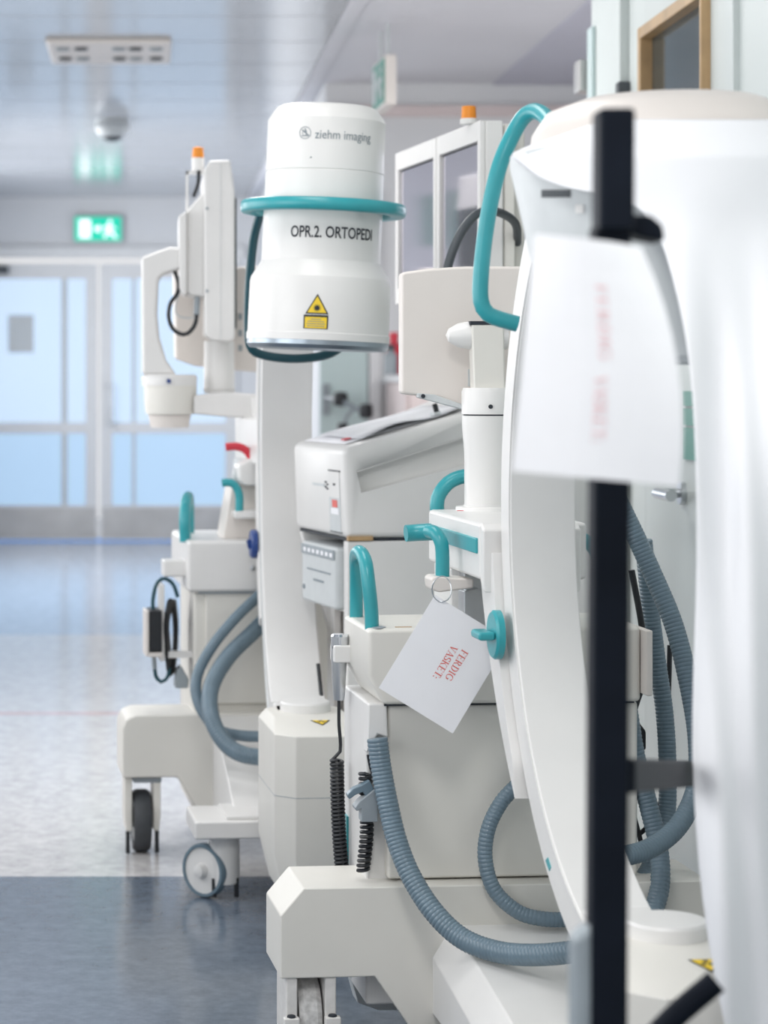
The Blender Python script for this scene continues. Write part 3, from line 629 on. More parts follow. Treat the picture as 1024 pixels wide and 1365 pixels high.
# lettering and signs bent round the cylinder
def on_cyl(vs2, x0, y0, r, off=0.0006):            # 2D metres -> cylinder, anchor given by where it starts on the front
    a0 = math.asin(max(-1, min(1, ((x0-CX)*(YI-0.12)/F-ci.x)/r)))
    z0 = iz(y0); out = []
    for a, b in vs2:
        t = a0 + a/r; out.append(Vector((ci.x+(r+off)*math.sin(t), ci.y-(r+off)*math.cos(t), z0+b)))
    return rot_about(out, piv, Vector((0, 1, 0)), roll)
P, fs = text_geo('OPR.2. ORTOPEDI', 0.197, 0.0255, 0.016); mk('department_lettering', on_cyl(P, 389, 322, RN), fs, 'inkblack', II)
P, fs = text_geo('ziehm imaging', 0.132, 0.025); mk('maker_lettering', on_cyl(P, 415, 197, RU+0.001), fs, 'inkgrey', II)
def ringpoly(cx, cy, r0, r1, a0=0, a1=360, n=24):
    vs = []; 
    for i in range(n+1):
        a = math.radians(a0+(a1-a0)*i/n); vs += [(cx+r0*math.cos(a), cy+r0*math.sin(a)), (cx+r1*math.cos(a), cy+r1*math.sin(a))]
    return vs, [(2*i, 2*i+1, 2*i+3, 2*i+2) for i in range(n)]
lg = join(ringpoly(0, 0, 0.0122, 0.0135), ringpoly(-0.001, -0.001, 0.0045, 0.0058, 20, 330, 16), ([(-0.008, 0.006), (-0.006, 0.0075), (0.010, -0.006), (0.008, -0.008)], [(0, 1, 2, 3)]), ([(-0.009, -0.006), (-0.009, -0.0075), (0.009, -0.0075), (0.009, -0.006)], [(0, 1, 2, 3)]), ([(-0.002, 0.009), (0.0, 0.010), (0.004, 0.002), (0.002, 0.001)], [(0, 1, 2, 3)]))
mk('maker_emblem', on_cyl(lg[0], 402, 186, RU+0.001), lg[1], 'inkgrey', II)
mk('scratch', on_cyl([(0, 0), (0.005, 0.001), (0.004, 0.004)], 409, 219, RU+0.001), [(0, 1, 2)], 'tealdark', II)
def bellpatch(nm, poly, x, y, m, off, par): 
    v, f = slices(poly, 8); return mk(nm, on_cyl(v, x, y, RB+0.0012, off), f, m, par)
s = 0.050
tri = lambda k: [(-s*k/2, -s*k*0.29), (s*k/2, -s*k*0.29), (0, s*k*0.58)]
ls = bellpatch('laser_warning_sign', tri(1.0), 426, 413, 'inkblack', 0.0005, bell)
bellpatch('yellow_field', tri(0.82), 426, 413, 'yellow', 0.0009, ls)
rays = []
for k in range(12):
    a = k*PI/6; rays.append(([(0.002*math.cos(a+1.57), 0.002*math.sin(a+1.57)), (0.002*math.cos(a-1.57), 0.002*math.sin(a-1.57)), (0.0095*math.cos(a), 0.0095*math.sin(a))], [(0, 1, 2)]))
g = join(ringpoly(0, 0, 0.0, 0.0048), *rays); mk('laser_symbol', on_cyl(g[0], 426, 414, RB+0.0012, 0.0013), g[1], 'inkblack', ls)
rect = lambda w, h: [(-w/2, -h/2), (w/2, -h/2), (w/2, h/2), (-w/2, h/2)]
lt = bellpatch('laser_text_sign', rect(0.053, 0.030), 425, 432, 'inkblack', 0.0005, bell)
bellpatch('yellow_field', rect(0.047, 0.024), 425, 433, 'yellow', 0.0009, lt)
for k, wd_ in enumerate((0.022, 0.036, 0.040, 0.038)):
    bellpatch('text_line', [(a, b+0.0075-k*0.005) for a, b in rect(wd_, 0.0016)], 425, 433, 'inkgrey', 0.0013, lt)
# generator
ct = FA.loc(W(407, 700, 4.98))
tank(A, FA, ct.x, ct.y, 0.475, 0.455, 0.10, 0.195, 0.24, 0.085)
mk('generator_cable', *G_tube([W(424, 885, 5.17), W(427, 912, 5.15), W(430, 944, 5.12)], 0.0045), 'black', A)  # dark stick put in for the slit between arm and cart bay
# monitor on its swivel arm, second display behind
YM = 5.95
FM = Frame(0.3, YM, 0)
mk('swing_arm', *G_pxpoly(FM, [(258, 527), (300, 522), (356, 527), (356, 560), (300, 556), (258, 552)], 0.0, 0.09), 'white', A, bev=0.008)
mk('arm_post', *G_cyl(FA.pt(0.0, 0.17, zbb), FA.pt(0.0, 0.17, 1.16), 0.05, 28), 'white', A)
jt = mk('arm_joint', *G_lathe([(0.066, 0), (0.070, 0.03), (0.071, 0.078)], W(227, 552, YM+0.05), n=32), 'bodygrey', A)
mk('joint_collar', *G_lathe([(0.073, 0), (0.074, 0.024), (0.068, 0.03)], W(226, 513, YM+0.05)+Vector((0, 0, -0.002)), n=32), 'white', jt)
mk('joint_foot', *G_lathe([(0.05, 0), (0.058, 0.035)], W(226, 570, YM+0.05), n=28), 'cream', jt)
mk('collar_screw', *G_lathe([(0.006, 0), (0.006, 0.004)], W(225, 508, YM-0.025), (0, -1, 0), 12), 'blue', jt)
am = mk('monitor_arm', *G_pxpoly(FM, [(189, 500), (188, 343), (212, 334), (226, 329), (241, 330), (241, 358), (218, 366), (212, 372), (210, 420), (213, 450), (222, 480), (236, 500)], 0.01, 0.085), 'white', A, bev=0.010)
mon = mk('monitor', *G_pxpoly(FM, [(272, 228), (279, 214), (307, 213), (313, 255), (313, 452), (305, 455), (283, 453), (273, 446)], -0.02, 0.40), 'white', A, bev=0.006)
mk('rear_cover', *G_pxpoly(FM, [(248, 282), (274, 252), (274, 396), (251, 394), (248, 388)], 0.02, 0.30), 'white', mon, bev=0.008)
mk('mount_plate', *G_pxpoly(FM, [(238, 288), (249, 281), (249, 394), (243, 392), (239, 384)], 0.0, 0.16), 'white', mon, bev=0.005)
mk('screen', *G_pxpoly(FM, [(313.2, 262), (315.5, 266), (315.5, 436), (313.2, 440)], 0.0, 0.36), 'darkglass', mon)
mk('bezel_seam', *G_pxpoly(FM, [(294, 215), (294.6, 215), (294.6, 452), (294, 452)], -0.0212, 0.01), 'lightgrey', mon)
for yy in (278, 388): mk('screw', *G_lathe([(0.004, 0), (0.004, 0.003)], W(276, yy, YM-0.02), (0, -1, 0), 10), 'midgrey', mon)
mk('lamp_bracket', *join(G_pxpoly(FM, [(248, 282), (248, 229), (251, 227), (251, 280)], 0.06, 0.03), G_pxpoly(FM, [(248, 232), (248, 228), (274, 227), (274, 232)], 0.06, 0.03)), 'white', mon)
mk('lamp_base', *G_lathe([(0.017, 0), (0.0165, 0.035)], W(264, 228, YM+0.075), n=20), 'white', mon)
mk('signal_lamp', *G_lathe([(0.0165, 0), (0.014, 0.028), (0.0, 0.032)], W(264, 211, YM+0.075), n=20), 'orange', mon)
mk('lamp_cable', *G_tube([W(265, 228, YM+0.06), W(264, 245, YM+0.05), W(258, 262, YM+0.06)], 0.005), 'black', mon)
mk('signal_cable', *G_tube([W(233, 362, YM+0.03), W(238, 378, YM+0.02), W(236, 392, YM+0.01), W(227, 405, YM), W(225, 424, YM), W(232, 440, YM), W(246, 446, YM), W(257, 438, YM), W(262, 424, YM+0.01), W(262, 398, YM+0.03)], 0.0055), 'black', mon)
mk('thin_cable', *G_tube([W(240, 388, YM+0.05), W(234, 408, YM+0.05), W(236, 420, YM+0.05), W(248, 424, YM+0.05), W(260, 423, YM+0.04)], 0.0022, n=8), 'lightgrey', mon)
mk('cable_connector', *G_tube([W(263, 397, YM+0.03), W(262, 420, YM+0.01)], 0.008), 'midgrey', mon)
mk('display_post', *G_lathe([(0.040, 0), (0.044, 0.012), (0.042, 0.02), (0.041, 0.14)], W(292, 524, YM+0.11), n=28), 'white', A)
FM2 = Frame(0.3, 6.15, 4)
bk = mk('rear_display', *G_pxpoly(FM2, [(232, 358), (360, 354), (395, 356), (395, 500), (345, 496), (318, 494), (262, 488), (234, 478)], 0, 0.06), 'cream', A, bev=0.008)
mk('display_buttons', *join(*[G_pxpoly(FM2, [(318, y_), (323, y_), (323, y_+8), (318, y_+8)], -0.004, 0.01) for y_ in (418, 440, 460)]), 'midgrey', bk)

# ================================================================ machine C: near c-arm unit
FC = Frame(0.62, 3.98, 5)
C = root('c_arm_machine', FC.pt(0, 0, 0), 'nearer white mobile x-ray unit with teal handles and large curved arm', 'x-ray machine', 'mobile x-ray units')
uL = FC.u(374, -0.05); zt = FC.z(420, 1184, -0.05); zb = FC.z(420, 1304, -0.05)
left = [(uL, zb), (uL, FC.z(374, 1221, -0.05)), (FC.u(405, -0.05), zt)]
lowl = [(FC.u(556, -0.05), 0.06), (FC.u(500, -0.05), zb)]
poly = left + [(-a, b) for a, b in left[::-1]] + [(-a, b) for a, b in lowl[::-1]] + lowl
mk('outrigger', *G_fpoly(FC, poly, -0.05, 0.13), 'bodygrey', C, bev=0.003)
us = FC.u(577, -0.05); zs = FC.z(640, 1221, 0.0)
# spine with chamfered shoulders, sloping down towards the camera
def spine_ring(v, z, w): return [FC.pt(us, v, 0.10), FC.pt(us, v, z-0.055), FC.pt(us+0.035, v, z), FC.pt(-us-0.035, v, z), FC.pt(-us, v, z-0.055), FC.pt(-us, v, 0.10)]
rs = [spine_ring(0.05, zs, 0), spine_ring(-0.06, zs-0.004, 0), spine_ring(-0.62, 0.185, 0)]
vs = [p for r in rs for p in r]; fs = [tuple(range(6)), tuple(range(12, 18))]
for k in range(2):
    for i in range(6): fs.append((k*6+i, k*6+(i+1) % 6, k*6+6+(i+1) % 6, k*6+6+i))
mk('spine', vs, fs, 'white', C, bev=0.003)
mk('foot_plate', *G_fbox(FC, -0.24, 0.24, -0.72, -0.50, 0.145, 0.188), 'white', C, bev=0.006)
castor(FC, -0.18, -0.62, 0.145, 30, C); castor(FC, 0.18, -0.62, 0.145, 15, C)
for s in (1, -1):
    uc = FC.u(412, -0.02)*s; c = FC.pt(uc, 0.03, 0.080)
    wheel(C, c, FC.U, 0.080, 0.040, 'oldtyre', 'lightgrey', 'rear_wheel')
    fk = mk('wheel_fork', *join(*[G_fpoly(FC, [(uc+k*0.024, 0.03), (uc+k*0.044, 0.03), (uc+k*0.044, zb), (uc+k*0.024, zb)], -0.045, 0.07) for k in (-1, 1)]), 'scuffed', C, bev=0.003)
    for k in (-1, 1):
        mk('fork_foot', *G_fbox(FC, uc+k*0.036-0.014, uc+k*0.036+0.014, -0.062, -0.045, 0.03, 0.102), 'scuffed', fk, bev=0.003)
        mk('foot_bolt', *G_lathe([(0.008, 0), (0.007, 0.003)], FC.pt(uc+k*0.036, -0.053, 0.102), n=12), 'inkblack', fk)
mk('wedge_foot', *G_pxpoly(FC, [(467, 1300), (500, 1300), (515, 1300), (540, 1347), (505, 1347), (477, 1337)], 0.16, 0.05), 'lightgrey', C, bev=0.002)
# body
ubl = FC.u(490, 0.0); zbt = FC.z(560, 936, 0.0)
ubr = FC.u(848, 0.0)
mk('lower_body', *G_fbox(FC, ubl, ubr, 0.015, 0.24, 0.10, zbt), 'white', C, bev=0.006)
zseam = FC.z(620, 1170, 0.0)
mk('front_panel', *G_fbox(FC, FC.u(518, -0.02), ubr, -0.012, 0.02, zseam+0.002, zbt-0.002), 'bodygrey', C, bev=0.006)
mk('base_panel', *G_fbox(FC, FC.u(530, -0.02), ubr, -0.010, 0.02, 0.15, zseam-0.001), 'bodygrey', C, bev=0.004)
u2 = FC.u(491, -0.03); z2 = FC.z(560, 838, -0.03)
zc_ = FC.z(480, 902, -0.03)
tb = mk('top_body', *G_fpoly(FC, [(u2, zc_), (u2, z2), (ubr+0.0, z2), (ubr, zbt), (FC.u(512, -0.03), zbt)], -0.03, 0.215), 'bodygrey', C, bev=0.008, seg=3)
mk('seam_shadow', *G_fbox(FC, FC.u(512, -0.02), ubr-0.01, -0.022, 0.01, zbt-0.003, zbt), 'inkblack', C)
mk('side_fin', *G_fbox(FC, ubr, ubr+0.012, -0.06, 0.10, FC.z(848, 925, -0.03), FC.z(848, 838, -0.03)), 'cream', C, bev=0.003)
for k, (x, y_) in enumerate(((497, 841), (507, 842), (502, 846))):
    p = FC.px(x, y_, -0.005+0.0*k); p.z = z2
    mk('top_button', *G_lathe([(0.010, 0), (0.010, 0.0015), (0.007, 0.002)], p+FC.V*(0.012*(1-k % 3)), n=16), 'midgrey', tb)
mk('paper_strip', *G_fbox(FC, FC.u(526, 0), FC.u(548, 0), -0.008, -0.002, z2, z2+0.001), 'wood', tb)
# grip handle on the left of the top
mk('grip_handle', *G_tube([FC.px(496, 842, 0.005), FC.px(495, 812, 0.005), FC.px(491, 775, 0.01), FC.px(487, 748, 0.025), FC.px(480, 736, 0.06), FC.px(475, 741, 0.13), FC.px(475, 765, 0.165), FC.px(475, 795, 0.18), FC.px(475, 834, 0.18)], 0.0125), 'teal', C)
# hand switch with coiled cord
hs = mk('hand_switch', *G_lathe([(0.010, 0), (0.0115, 0.015), (0.0145, 0.07), (0.0145, 0.105)], FC.px(452, 933, 0.17), n=24), 'steel', C)
mk('switch_cap', *G_lathe([(0.0165, 0), (0.0168, 0.018), (0.014, 0.022), (0, 0.023)], FC.px(453, 861, 0.17), n=24), 'chrome', hs)
mk('switch_band', *G_lathe([(0.0158, 0), (0.0158, 0.004)], FC.px(453, 864, 0.17), n=24), 'inkblack', hs)
mk('switch_holder', *G_fbox(FC, FC.u(443, 0.17), u2+0.004, 0.15, 0.195, FC.z(455, 882, 0.17), FC.z(455, 859, 0.17)), 'white', hs, bev=0.003)
mk('cord', *G_tube([FC.px(452, 933, 0.17), FC.px(452, 965, 0.17), FC.px(454, 990, 0.17), FC.px(453, 1003, 0.17), FC.px(445, 1010, 0.17), FC.px(442, 1014, 0.17)], 0.0032, n=8), 'black', C)
mk('coiled_cord', *G_coil([FC.px(449, 1012, 0.17), FC.px(450, 1060, 0.17), FC.px(452, 1110, 0.17), FC.px(456, 1162, 0.17)], 0.0105, 0.0034, 0.0072), 'black', C)
mk('coiled_cord', *G_coil([FC.px(487, 1030, 0.0), FC.px(488, 1060, -0.002), FC.px(489, 1110, -0.002), FC.px(484, 1160, 0.0)], 0.0095, 0.0036, 0.0085), 'black', C)
mk('cord', *G_tube([FC.px(491, 1006, -0.005), FC.px(494, 1022, -0.005), FC.px(497, 1032, -0.005), FC.px(488, 1034, 0.0)], 0.0032, n=8), 'black', C)
lt_ = mk('hose_latch', *G_pxpoly(FC, [(480, 1068), (500, 1052), (504, 1060), (504, 1096), (482, 1096), (482, 1078), (476, 1082), (473, 1077)], -0.03, 0.03), 'midgrey', C, bev=0.002)
mk('latch_hook', *G_pxpoly(FC, [(463, 1060), (472, 1051), (482, 1047), (493, 1040), (499, 1052), (488, 1062), (484, 1056), (474, 1060), (466, 1066)], -0.025, 0.02), 'hose', lt_, bev=0.002)
mk('hose_socket', *G_pxpoly(FC, [(491, 938), (516, 938), (518, 984), (504, 979), (489, 1005)], -0.02, 0.035), 'white', C, bev=0.004)
mk('side_strip', *G_fbox(FC, ubl-0.004, ubl, 0.19, 0.22, 0.29, 0.40), 'teal', C)
# hoses in front of the body
mk('hose', *G_hose([FC.px(503, 984, -0.04), FC.px(508, 1022, -0.045), FC.px(517, 1070, -0.06), FC.px(529, 1120, -0.08), FC.px(548, 1168, -0.11), FC.px(578, 1215, -0.15), FC.px(615, 1250, -0.19), FC.px(660, 1268, -0.24), FC.px(710, 1273, -0.30), FC.px(770, 1268, -0.36), FC.px(810, 1258, -0.38)], 0.0182), 'hose', C)
mk('hose', *G_hose([FC.px(742, 985, 0.0), FC.px(728, 1003, -0.035), FC.px(709, 1026, -0.05), FC.px(690, 1046, -0.05), FC.px(668, 1070, -0.05), FC.px(651, 1105, -0.055), FC.px(647, 1145, -0.06), FC.px(659, 1186, -0.07), FC.px(690, 1215, -0.08), FC.px(725, 1225, -0.09), FC.px(770, 1226, -0.09)], 0.0132), 'hose', C)
mk('hose', *G_hose([FC.px(815, 650, 0.06), FC.px(838, 695, 0.05), FC.px(868, 760, 0.03), FC.px(898, 832, 0.0), FC.px(918, 910, -0.03), FC.px(930, 985, -0.06), FC.px(928, 1050, -0.09), FC.px(905, 1100, -0.13), FC.px(868, 1130, -0.17), FC.px(825, 1142, -0.21), FC.px(790, 1140, -0.24)], 0.0172), 'hose', C)
mk('hose', *G_hose([FC.px(828, 900, 0.02), FC.px(838, 950, 0.02), FC.px(848, 1010, 0.01), FC.px(865, 1075, 0.0), FC.px(878, 1130, -0.02), FC.px(880, 1180, -0.05), FC.px(868, 1225, -0.08)], 0.0172), 'hose', C)
mk('hose', *G_hose([FC.px(858, 720, 0.14), FC.px(866, 800, 0.15), FC.px(876, 880, 0.15), FC.px(886, 950, 0.14), FC.px(890, 1020, 0.12), FC.px(888, 1090, 0.10), FC.px(870, 1150, 0.05), FC.px(845, 1190, 0.0)], 0.0165), 'hose', C)
mk('cable', *G_tube([FC.px(842, 760, 0.10), FC.px(855, 830, 0.10), FC.px(862, 890, 0.10), FC.px(846, 945, 0.08), FC.px(838, 985, 0.08)], 0.006), 'black', C)
mk('cable', *G_tube([FC.px(838, 1060, 0.10), FC.px(850, 1105, 0.10), FC.px(862, 1150, 0.08)], 0.0045), 'black', C)
mk('cable', *G_tube([FC.px(836, 1110, 0.10), FC.px(852, 1112, 0.10), FC.px(872, 1090, 0.10), FC.px(884, 1060, 0.12)], 0.0045), 'black', C)
mk('cable', *G_tube([FC.px(893, 860, 0.2), FC.px(891, 960, 0.2), FC.px(893, 1040, 0.18), FC.px(884, 1110, 0.14)], 0.005), 'black', C)
mk('junction_box', *G_pxpoly(FC, [(838, 955), (848, 957), (862, 975), (862, 1000), (846, 1002)], 0.16, 0.06), 'black', C, bev=0.004)
# carriage: the horizontal arm that carries the c
ucl = -0.092
pf = FC.pu(571, 672, ucl); pn_ = FC.pu(640, 705, ucl)
vf, vn = FC.loc(pf).y, FC.loc(pn_).y
zct, zcb = 0.5*(pf.z+pn_.z), FC.pu(571, 748, ucl).z
car = mk('carriage', *G_vpoly(FC, [(vf, zcb), (vf, zct), (vn, zct), (vn, zcb)], ucl, 0.09), 'white', C, bev=0.007)
sA, sB = FC.pu(571, 693, ucl), FC.pu(638, 724, ucl)
mk('teal_stripe', *G_vpoly(FC, [(vf+0.004, zct-0.026), (vf+0.004, zct-0.052), (vn+0.015, zct-0.052), (vn+0.015, zct-0.026)], ucl-0.004, ucl+0.01), 'teal', car, bev=0.002)
mk('lift_column', *G_fbox(FC, -0.085, 0.085, 0.02, 0.16, z2, zcb), 'white', C, bev=0.004)
mk('telescopic_column', *G_fbox(FC, -0.07, 0.05, -0.02, 0.02, z2, zcb), 'steel', C, bev=0.003)
vb = -0.26
mk('guide_head', *G_vpoly(FC, [(vn, zcb), (vn, zct), (vb+0.01, zct-0.01), (vb+0.01, zcb-0.02), (vn-0.0, zcb-0.0)], ucl+0.001, 0.075), 'white', C, bev=0.004)
mk('orbital_guide', *G_arc(FC, -0.078, 0.058, -0.92, 1.00, lambda t: 0.662+0.024*(1-min(1, t*8)), lambda t: 0.687+0.074*t**1.3, -42, -7, 30), 'white', C, bev=0.002)
kb = mk('brake_knob', *G_lathe([(0.040, 0), (0.040, 0.010), (0.036, 0.014)], FC.pt(-0.078, FC.loc(FC.pu(661, 846, -0.085)).y, FC.pu(661, 846, -0.085).z), -FC.U, 36), 'teal', C)
kc = FC.pt(-0.092, FC.loc(FC.pu(661, 846, -0.085)).y, FC.pu(661, 846, -0.085).z)
mk('knob_bar', *G_prism([kc+Vector((0, 0, -0.007))-FC.V*0.03, kc+Vector((0, 0, 0.007))-FC.V*0.03, kc+Vector((0, 0, 0.007))+FC.V*0.03, kc+Vector((0, 0, -0.007))+FC.V*0.03], -FC.U*0.028), 'teal', kb, bev=0.005)
# levers on the carriage
lvp = [FC.px(541, 711, -0.02), FC.px(556, 710, -0.02), FC.px(575, 709, -0.03)]
mk('lever_grip', *G_tube(lvp, 0.0150), 'teal', C)
mk('lever', *G_tube([FC.px(572, 708, -0.06), FC.px(580, 710, -0.08), FC.px(588, 722, -0.09), FC.px(590, 740, -0.09), FC.px(590, 771, -0.09)], 0.0122), 'teal', C)
lb = mk('lever_bracket', *G_pxpoly(FC, [(575, 772), (580, 768), (632, 772), (632, 784), (585, 790), (576, 786)], -0.11, 0.06), 'cream', C, bev=0.004)
mk('scale_block', *G_pxpoly(FC, [(619, 788), (638, 784), (655, 792), (653, 845), (619, 830)], -0.05, 0.05), 'steel', C, bev=0.002)
mk('loop_handle', *G_tube([FC.px(583, 690, 0.22), FC.px(583, 668, 0.22), FC.px(588, 655, 0.22), FC.px(600, 642, 0.22), FC.px(618, 635, 0.22), FC.px(645, 634, 0.22)], 0.0135), 'teal', C)
mk('loop_handle', *G_tube([FC.px(745, 716, 0.10), FC.px(770, 717, 0.10), FC.px(786, 724, 0.10), FC.px(796, 740, 0.10), FC.px(800, 765, 0.10), FC.px(802, 845, 0.10)], 0.0125), 'teal', C)
# the c-shaped arm
arcC = mk('c_arm', *G_arc(FC, -0.064, 0.044, -0.92, 1.00, 0.595, 0.66, -74, 50), 'white', C, bev=0.003)
mk('arm_edge', *G_arc(FC, -0.0662, -0.0635, -0.92, 1.00, 0.597, 0.601, -74, 50), 'white', arcC)
mk('paint_mark', *G_prism([FC.pu(x, y_, -0.0652) for x, y_ in ((727, 1147), (730, 1143), (734, 1156), (732, 1161))], FC.U*0.002), 'teal', arcC)
mk('top_mount', *G_fbox(FC, -0.06, 0.06, -0.80, -0.45, 1.36, 1.50), 'white', C, bev=0.006)
mk('bottom_mount', *G_fbox(FC, -0.06, 0.042, -0.88, -0.72, 0.37, 0.44), 'white', C, bev=0.006)
# generator
ct = FC.loc(W(889, 700, 3.05))
tank(C, FC, ct.x, ct.y, 0.452, 0.425, 0.08, 0.22, 0.215, 0.10)
# intensifier, lower and turned, mostly under a plastic sheet
cI = W(893, 300, 3.05); cI.z = 0
mk('intensifier_housing', *G_lathe([(0.0, 1.225), (0.150, 1.225), (0.158, 1.235), (0.187, 1.373), (0.214, 1.492), (0.214, 1.508), (0.20, 1.515)], cI, n=64), 'lightgrey', C, ang=25)
mk('intensifier_top', *G_lathe([(0.188, 1.508), (0.185, 1.535), (0.165, 1.565), (0.12, 1.582), (0.0, 1.586)], cI, n=64), 'cream', C, ang=40)
def on_II(x0, x1, y0, y1, m, nm):
    vs = []
    for yy in (y0, y1):
        for i in range(7):
            x = x0+(x1-x0)*i/6; Y_ = 3.05
            for _ in range(6):
                Xw, Zw = (x-CX)*Y_/F, H-(yy-CY)*Y_/F
                r = 0.1875+(0.214-0.187)*(Zw-1.373)/(1.492-1.373)+0.001; Y_ = cI.y-math.sqrt(max(1e-6, r*r-(Xw-cI.x)**2))
            vs.append(Vector((Xw, Y_, Zw)))
    mk(nm, vs, [(i, i+1, i+8, i+7) for i in range(6)], m, C)
on_II(722, 760, 253, 263, 'darkgrey', 'vent_slot')
on_II(767, 778, 273, 284, 'white', 'housing_screw')
hpts = [W(748, 186, 3.30), W(738, 170, 3.34), W(727, 155, 3.38), W(714, 148, 3.42), W(700, 154, 3.44), W(686, 175, 3.45), W(668, 215, 3.45), W(655, 265, 3.45), W(646, 320, 3.45), W(641, 370, 3.45), W(641, 400, 3.45), W(648, 416, 3.45), W(662, 424, 3.45), W(690, 432, 3.45)]
mk('loop_handle', *G_tube(hpts, 0.0125), 'teal', C)
# monitor column and the panel it carries
YP = 4.13; cP = W(652, 600, YP); cP.z = 0
def pz(y): return H-(y-CY)*YP/F
mk('column_base', *G_lathe([(0.062, zct-0.002), (0.060, zct+0.006), (0.046, zct+0.008), (0.046, pz(672))], cP, n=40), 'white', C)
mk('column_lower', *G_lathe([(0.045, pz(673)), (0.045, pz(605)), (0.049, pz(570)), (0.0495, pz(554))], cP, n=40), 'white', C)
mk('column_ring', *G_lathe([(0.0465, pz(555)), (0.0465, pz(552))], cP, n=40), 'inkblack', C)
yk = mk('yoke', *G_lathe([(0.050, pz(552)), (0.050, pz(522)), (0.047, pz(517))], cP, n=40), 'white', C)
mk('yoke_screw', *G_lathe([(0.004, 0), (0.004, 0.003)], W(654, 542, YP-0.049), (0, -1, 0), 12), 'inkblack', yk)
FP = Frame(0.6, YP, 0)
mk('yoke_neck', *G_pxpoly(FP, [(632, 520), (629, 432), (672, 432), (674, 520)], -0.03, 0.05), 'bodygrey', yk, bev=0.004)
mk('pivot', *G_lathe([(0.0, -0.052), (0.012, -0.047), (0.022, -0.03), (0.026, -0.008), (0.026, 0.06)], W(632, 447, YP), (1, 0, 0), 28), 'white', C)
mk('pivot_plate', *G_pxpoly(FP, [(627, 428), (678, 428), (678, 433), (627, 433)], -0.03, 0.06), 'inkblack', yk)
pan = mk('flat_panel', *G_pxpoly(FP, [(535, 363), (570, 358), (620, 355), (760, 355), (760, 546), (622, 546), (586, 531), (535, 525)], 0.06, 0.05), 'cream', C, bev=0.006)
mk('panel_bracket', *G_pxpoly(FP, [(557, 524), (580, 526), (622, 541), (622, 547), (557, 530)], 0.045, 0.03), 'lightgrey', pan, bev=0.002)
mk('bracket_screw', *G_lathe([(0.004, 0), (0.004, 0.003)], W(564, 528, YP+0.045), (0, -1, 0), 10), 'inkblack', pan)
mk('rating_label', *G_pxpoly(FP, [(624, 492), (630, 492), (630, 515), (624, 515)], 0.0585, 0.002), 'lightgrey', pan)
mk('red_mark', *G_fbox(FC, -0.05, -0.02, FC.loc(FC.px(613, 672, 0.12)).y, FC.loc(FC.px(613, 672, 0.12)).y+0.006, zct, zct+0.001), 'red', car)

# ================================================================ cart B: console with two monitors
FB = Frame(0.4403, 5.08, 13)
B = root('monitor_cart', FB.pt(0.2, 0.2, 0), 'white console cart with twin monitors between the two x-ray units', 'cart')
def bu(x, y_, v=0): return FB.loc(FB.px(x, y_, v))
uz = [(bu(x, y_).x, bu(x, y_).z) for x, y_ in ((458, 598), (462, 718), (800, 716), (800, 490), (700, 515), (615, 551), (490, 588))]
con = mk('console', *G_fpoly(FB, uz, 0.0, 0.40), 'white', B, bev=0.015, seg=4)
gr = [(bu(x, y_).x, bu(x, y_).z) for x, y_ in ((475, 628), (482, 657), (660, 609), (690, 599), (690, 558), (640, 575))]
cut(con, G_fpoly(FB, gr, -0.02, 0.032))
gm_ = mk('groove_rim', *G_fpoly(FB, [(a, b-0.001) for a, b in [gr[0], gr[5], (gr[5][0], gr[5][1]-0.002), (gr[0][0], gr[0][1]-0.002)]], 0.0, 0.012), 'white', con)
zcon = bu(500, 718).z
mk('seam_strip', *G_fbox(FB, 0.012, 0.50, 0.004, 0.39, zcon-0.006, zcon+0.001), 'inkblack', B)
mk('seam_clip', *G_fbox(FB, bu(464, 718).x, bu(497, 718).x, -0.002, 0.01, zcon-0.004, zcon+0.006), 'wood', B)
mk('side_panel', *G_vpoly(FB, [(0.0, 0.12), (0.0, zcon-0.006), (0.03, zcon-0.006), (0.03, 0.12)], 0.006, bu(798, 716).x), 'white', B, bev=0.003)
mk('side_panel', *G_fpoly(FB, [(0.075, 0.12), (0.075, 0.60), (0.004, zcon-0.006), (0.50, zcon-0.006), (0.50, 0.12)], 0.350, 0.372), 'white', B, bev=0.003)
mk('back_panel', *G_fbox(FB, 0.44, 0.46, 0.03, 0.350, 0.12, zcon-0.006), 'white', B)
mk('bay_back', *G_fbox(FB, 0.11, 0.125, 0.03, 0.350, 0.12, zcon-0.17), 'cream', B)
mk('bay_frame', *join(G_fbox(FB, 0.075, 0.09, 0.315, 0.350, 0.12, zcon-0.165), G_fbox(FB, 0.075, 0.09, 0.03, 0.315, zcon-0.19, zcon-0.165)), 'white', B)
mk('bottom_shelf', *G_fbox(FB, 0.075, 0.50, 0.0, 0.372, 0.10, 0.12), 'white', B, bev=0.003)
for uu, vv in ((0.16, 0.05), (0.16, 0.33), (0.45, 0.05), (0.45, 0.33)):
    wheel(B, FB.pt(uu, vv, 0.05), FB.U, 0.05, 0.025, 'rubber', 'lightgrey', 'castor_wheel')
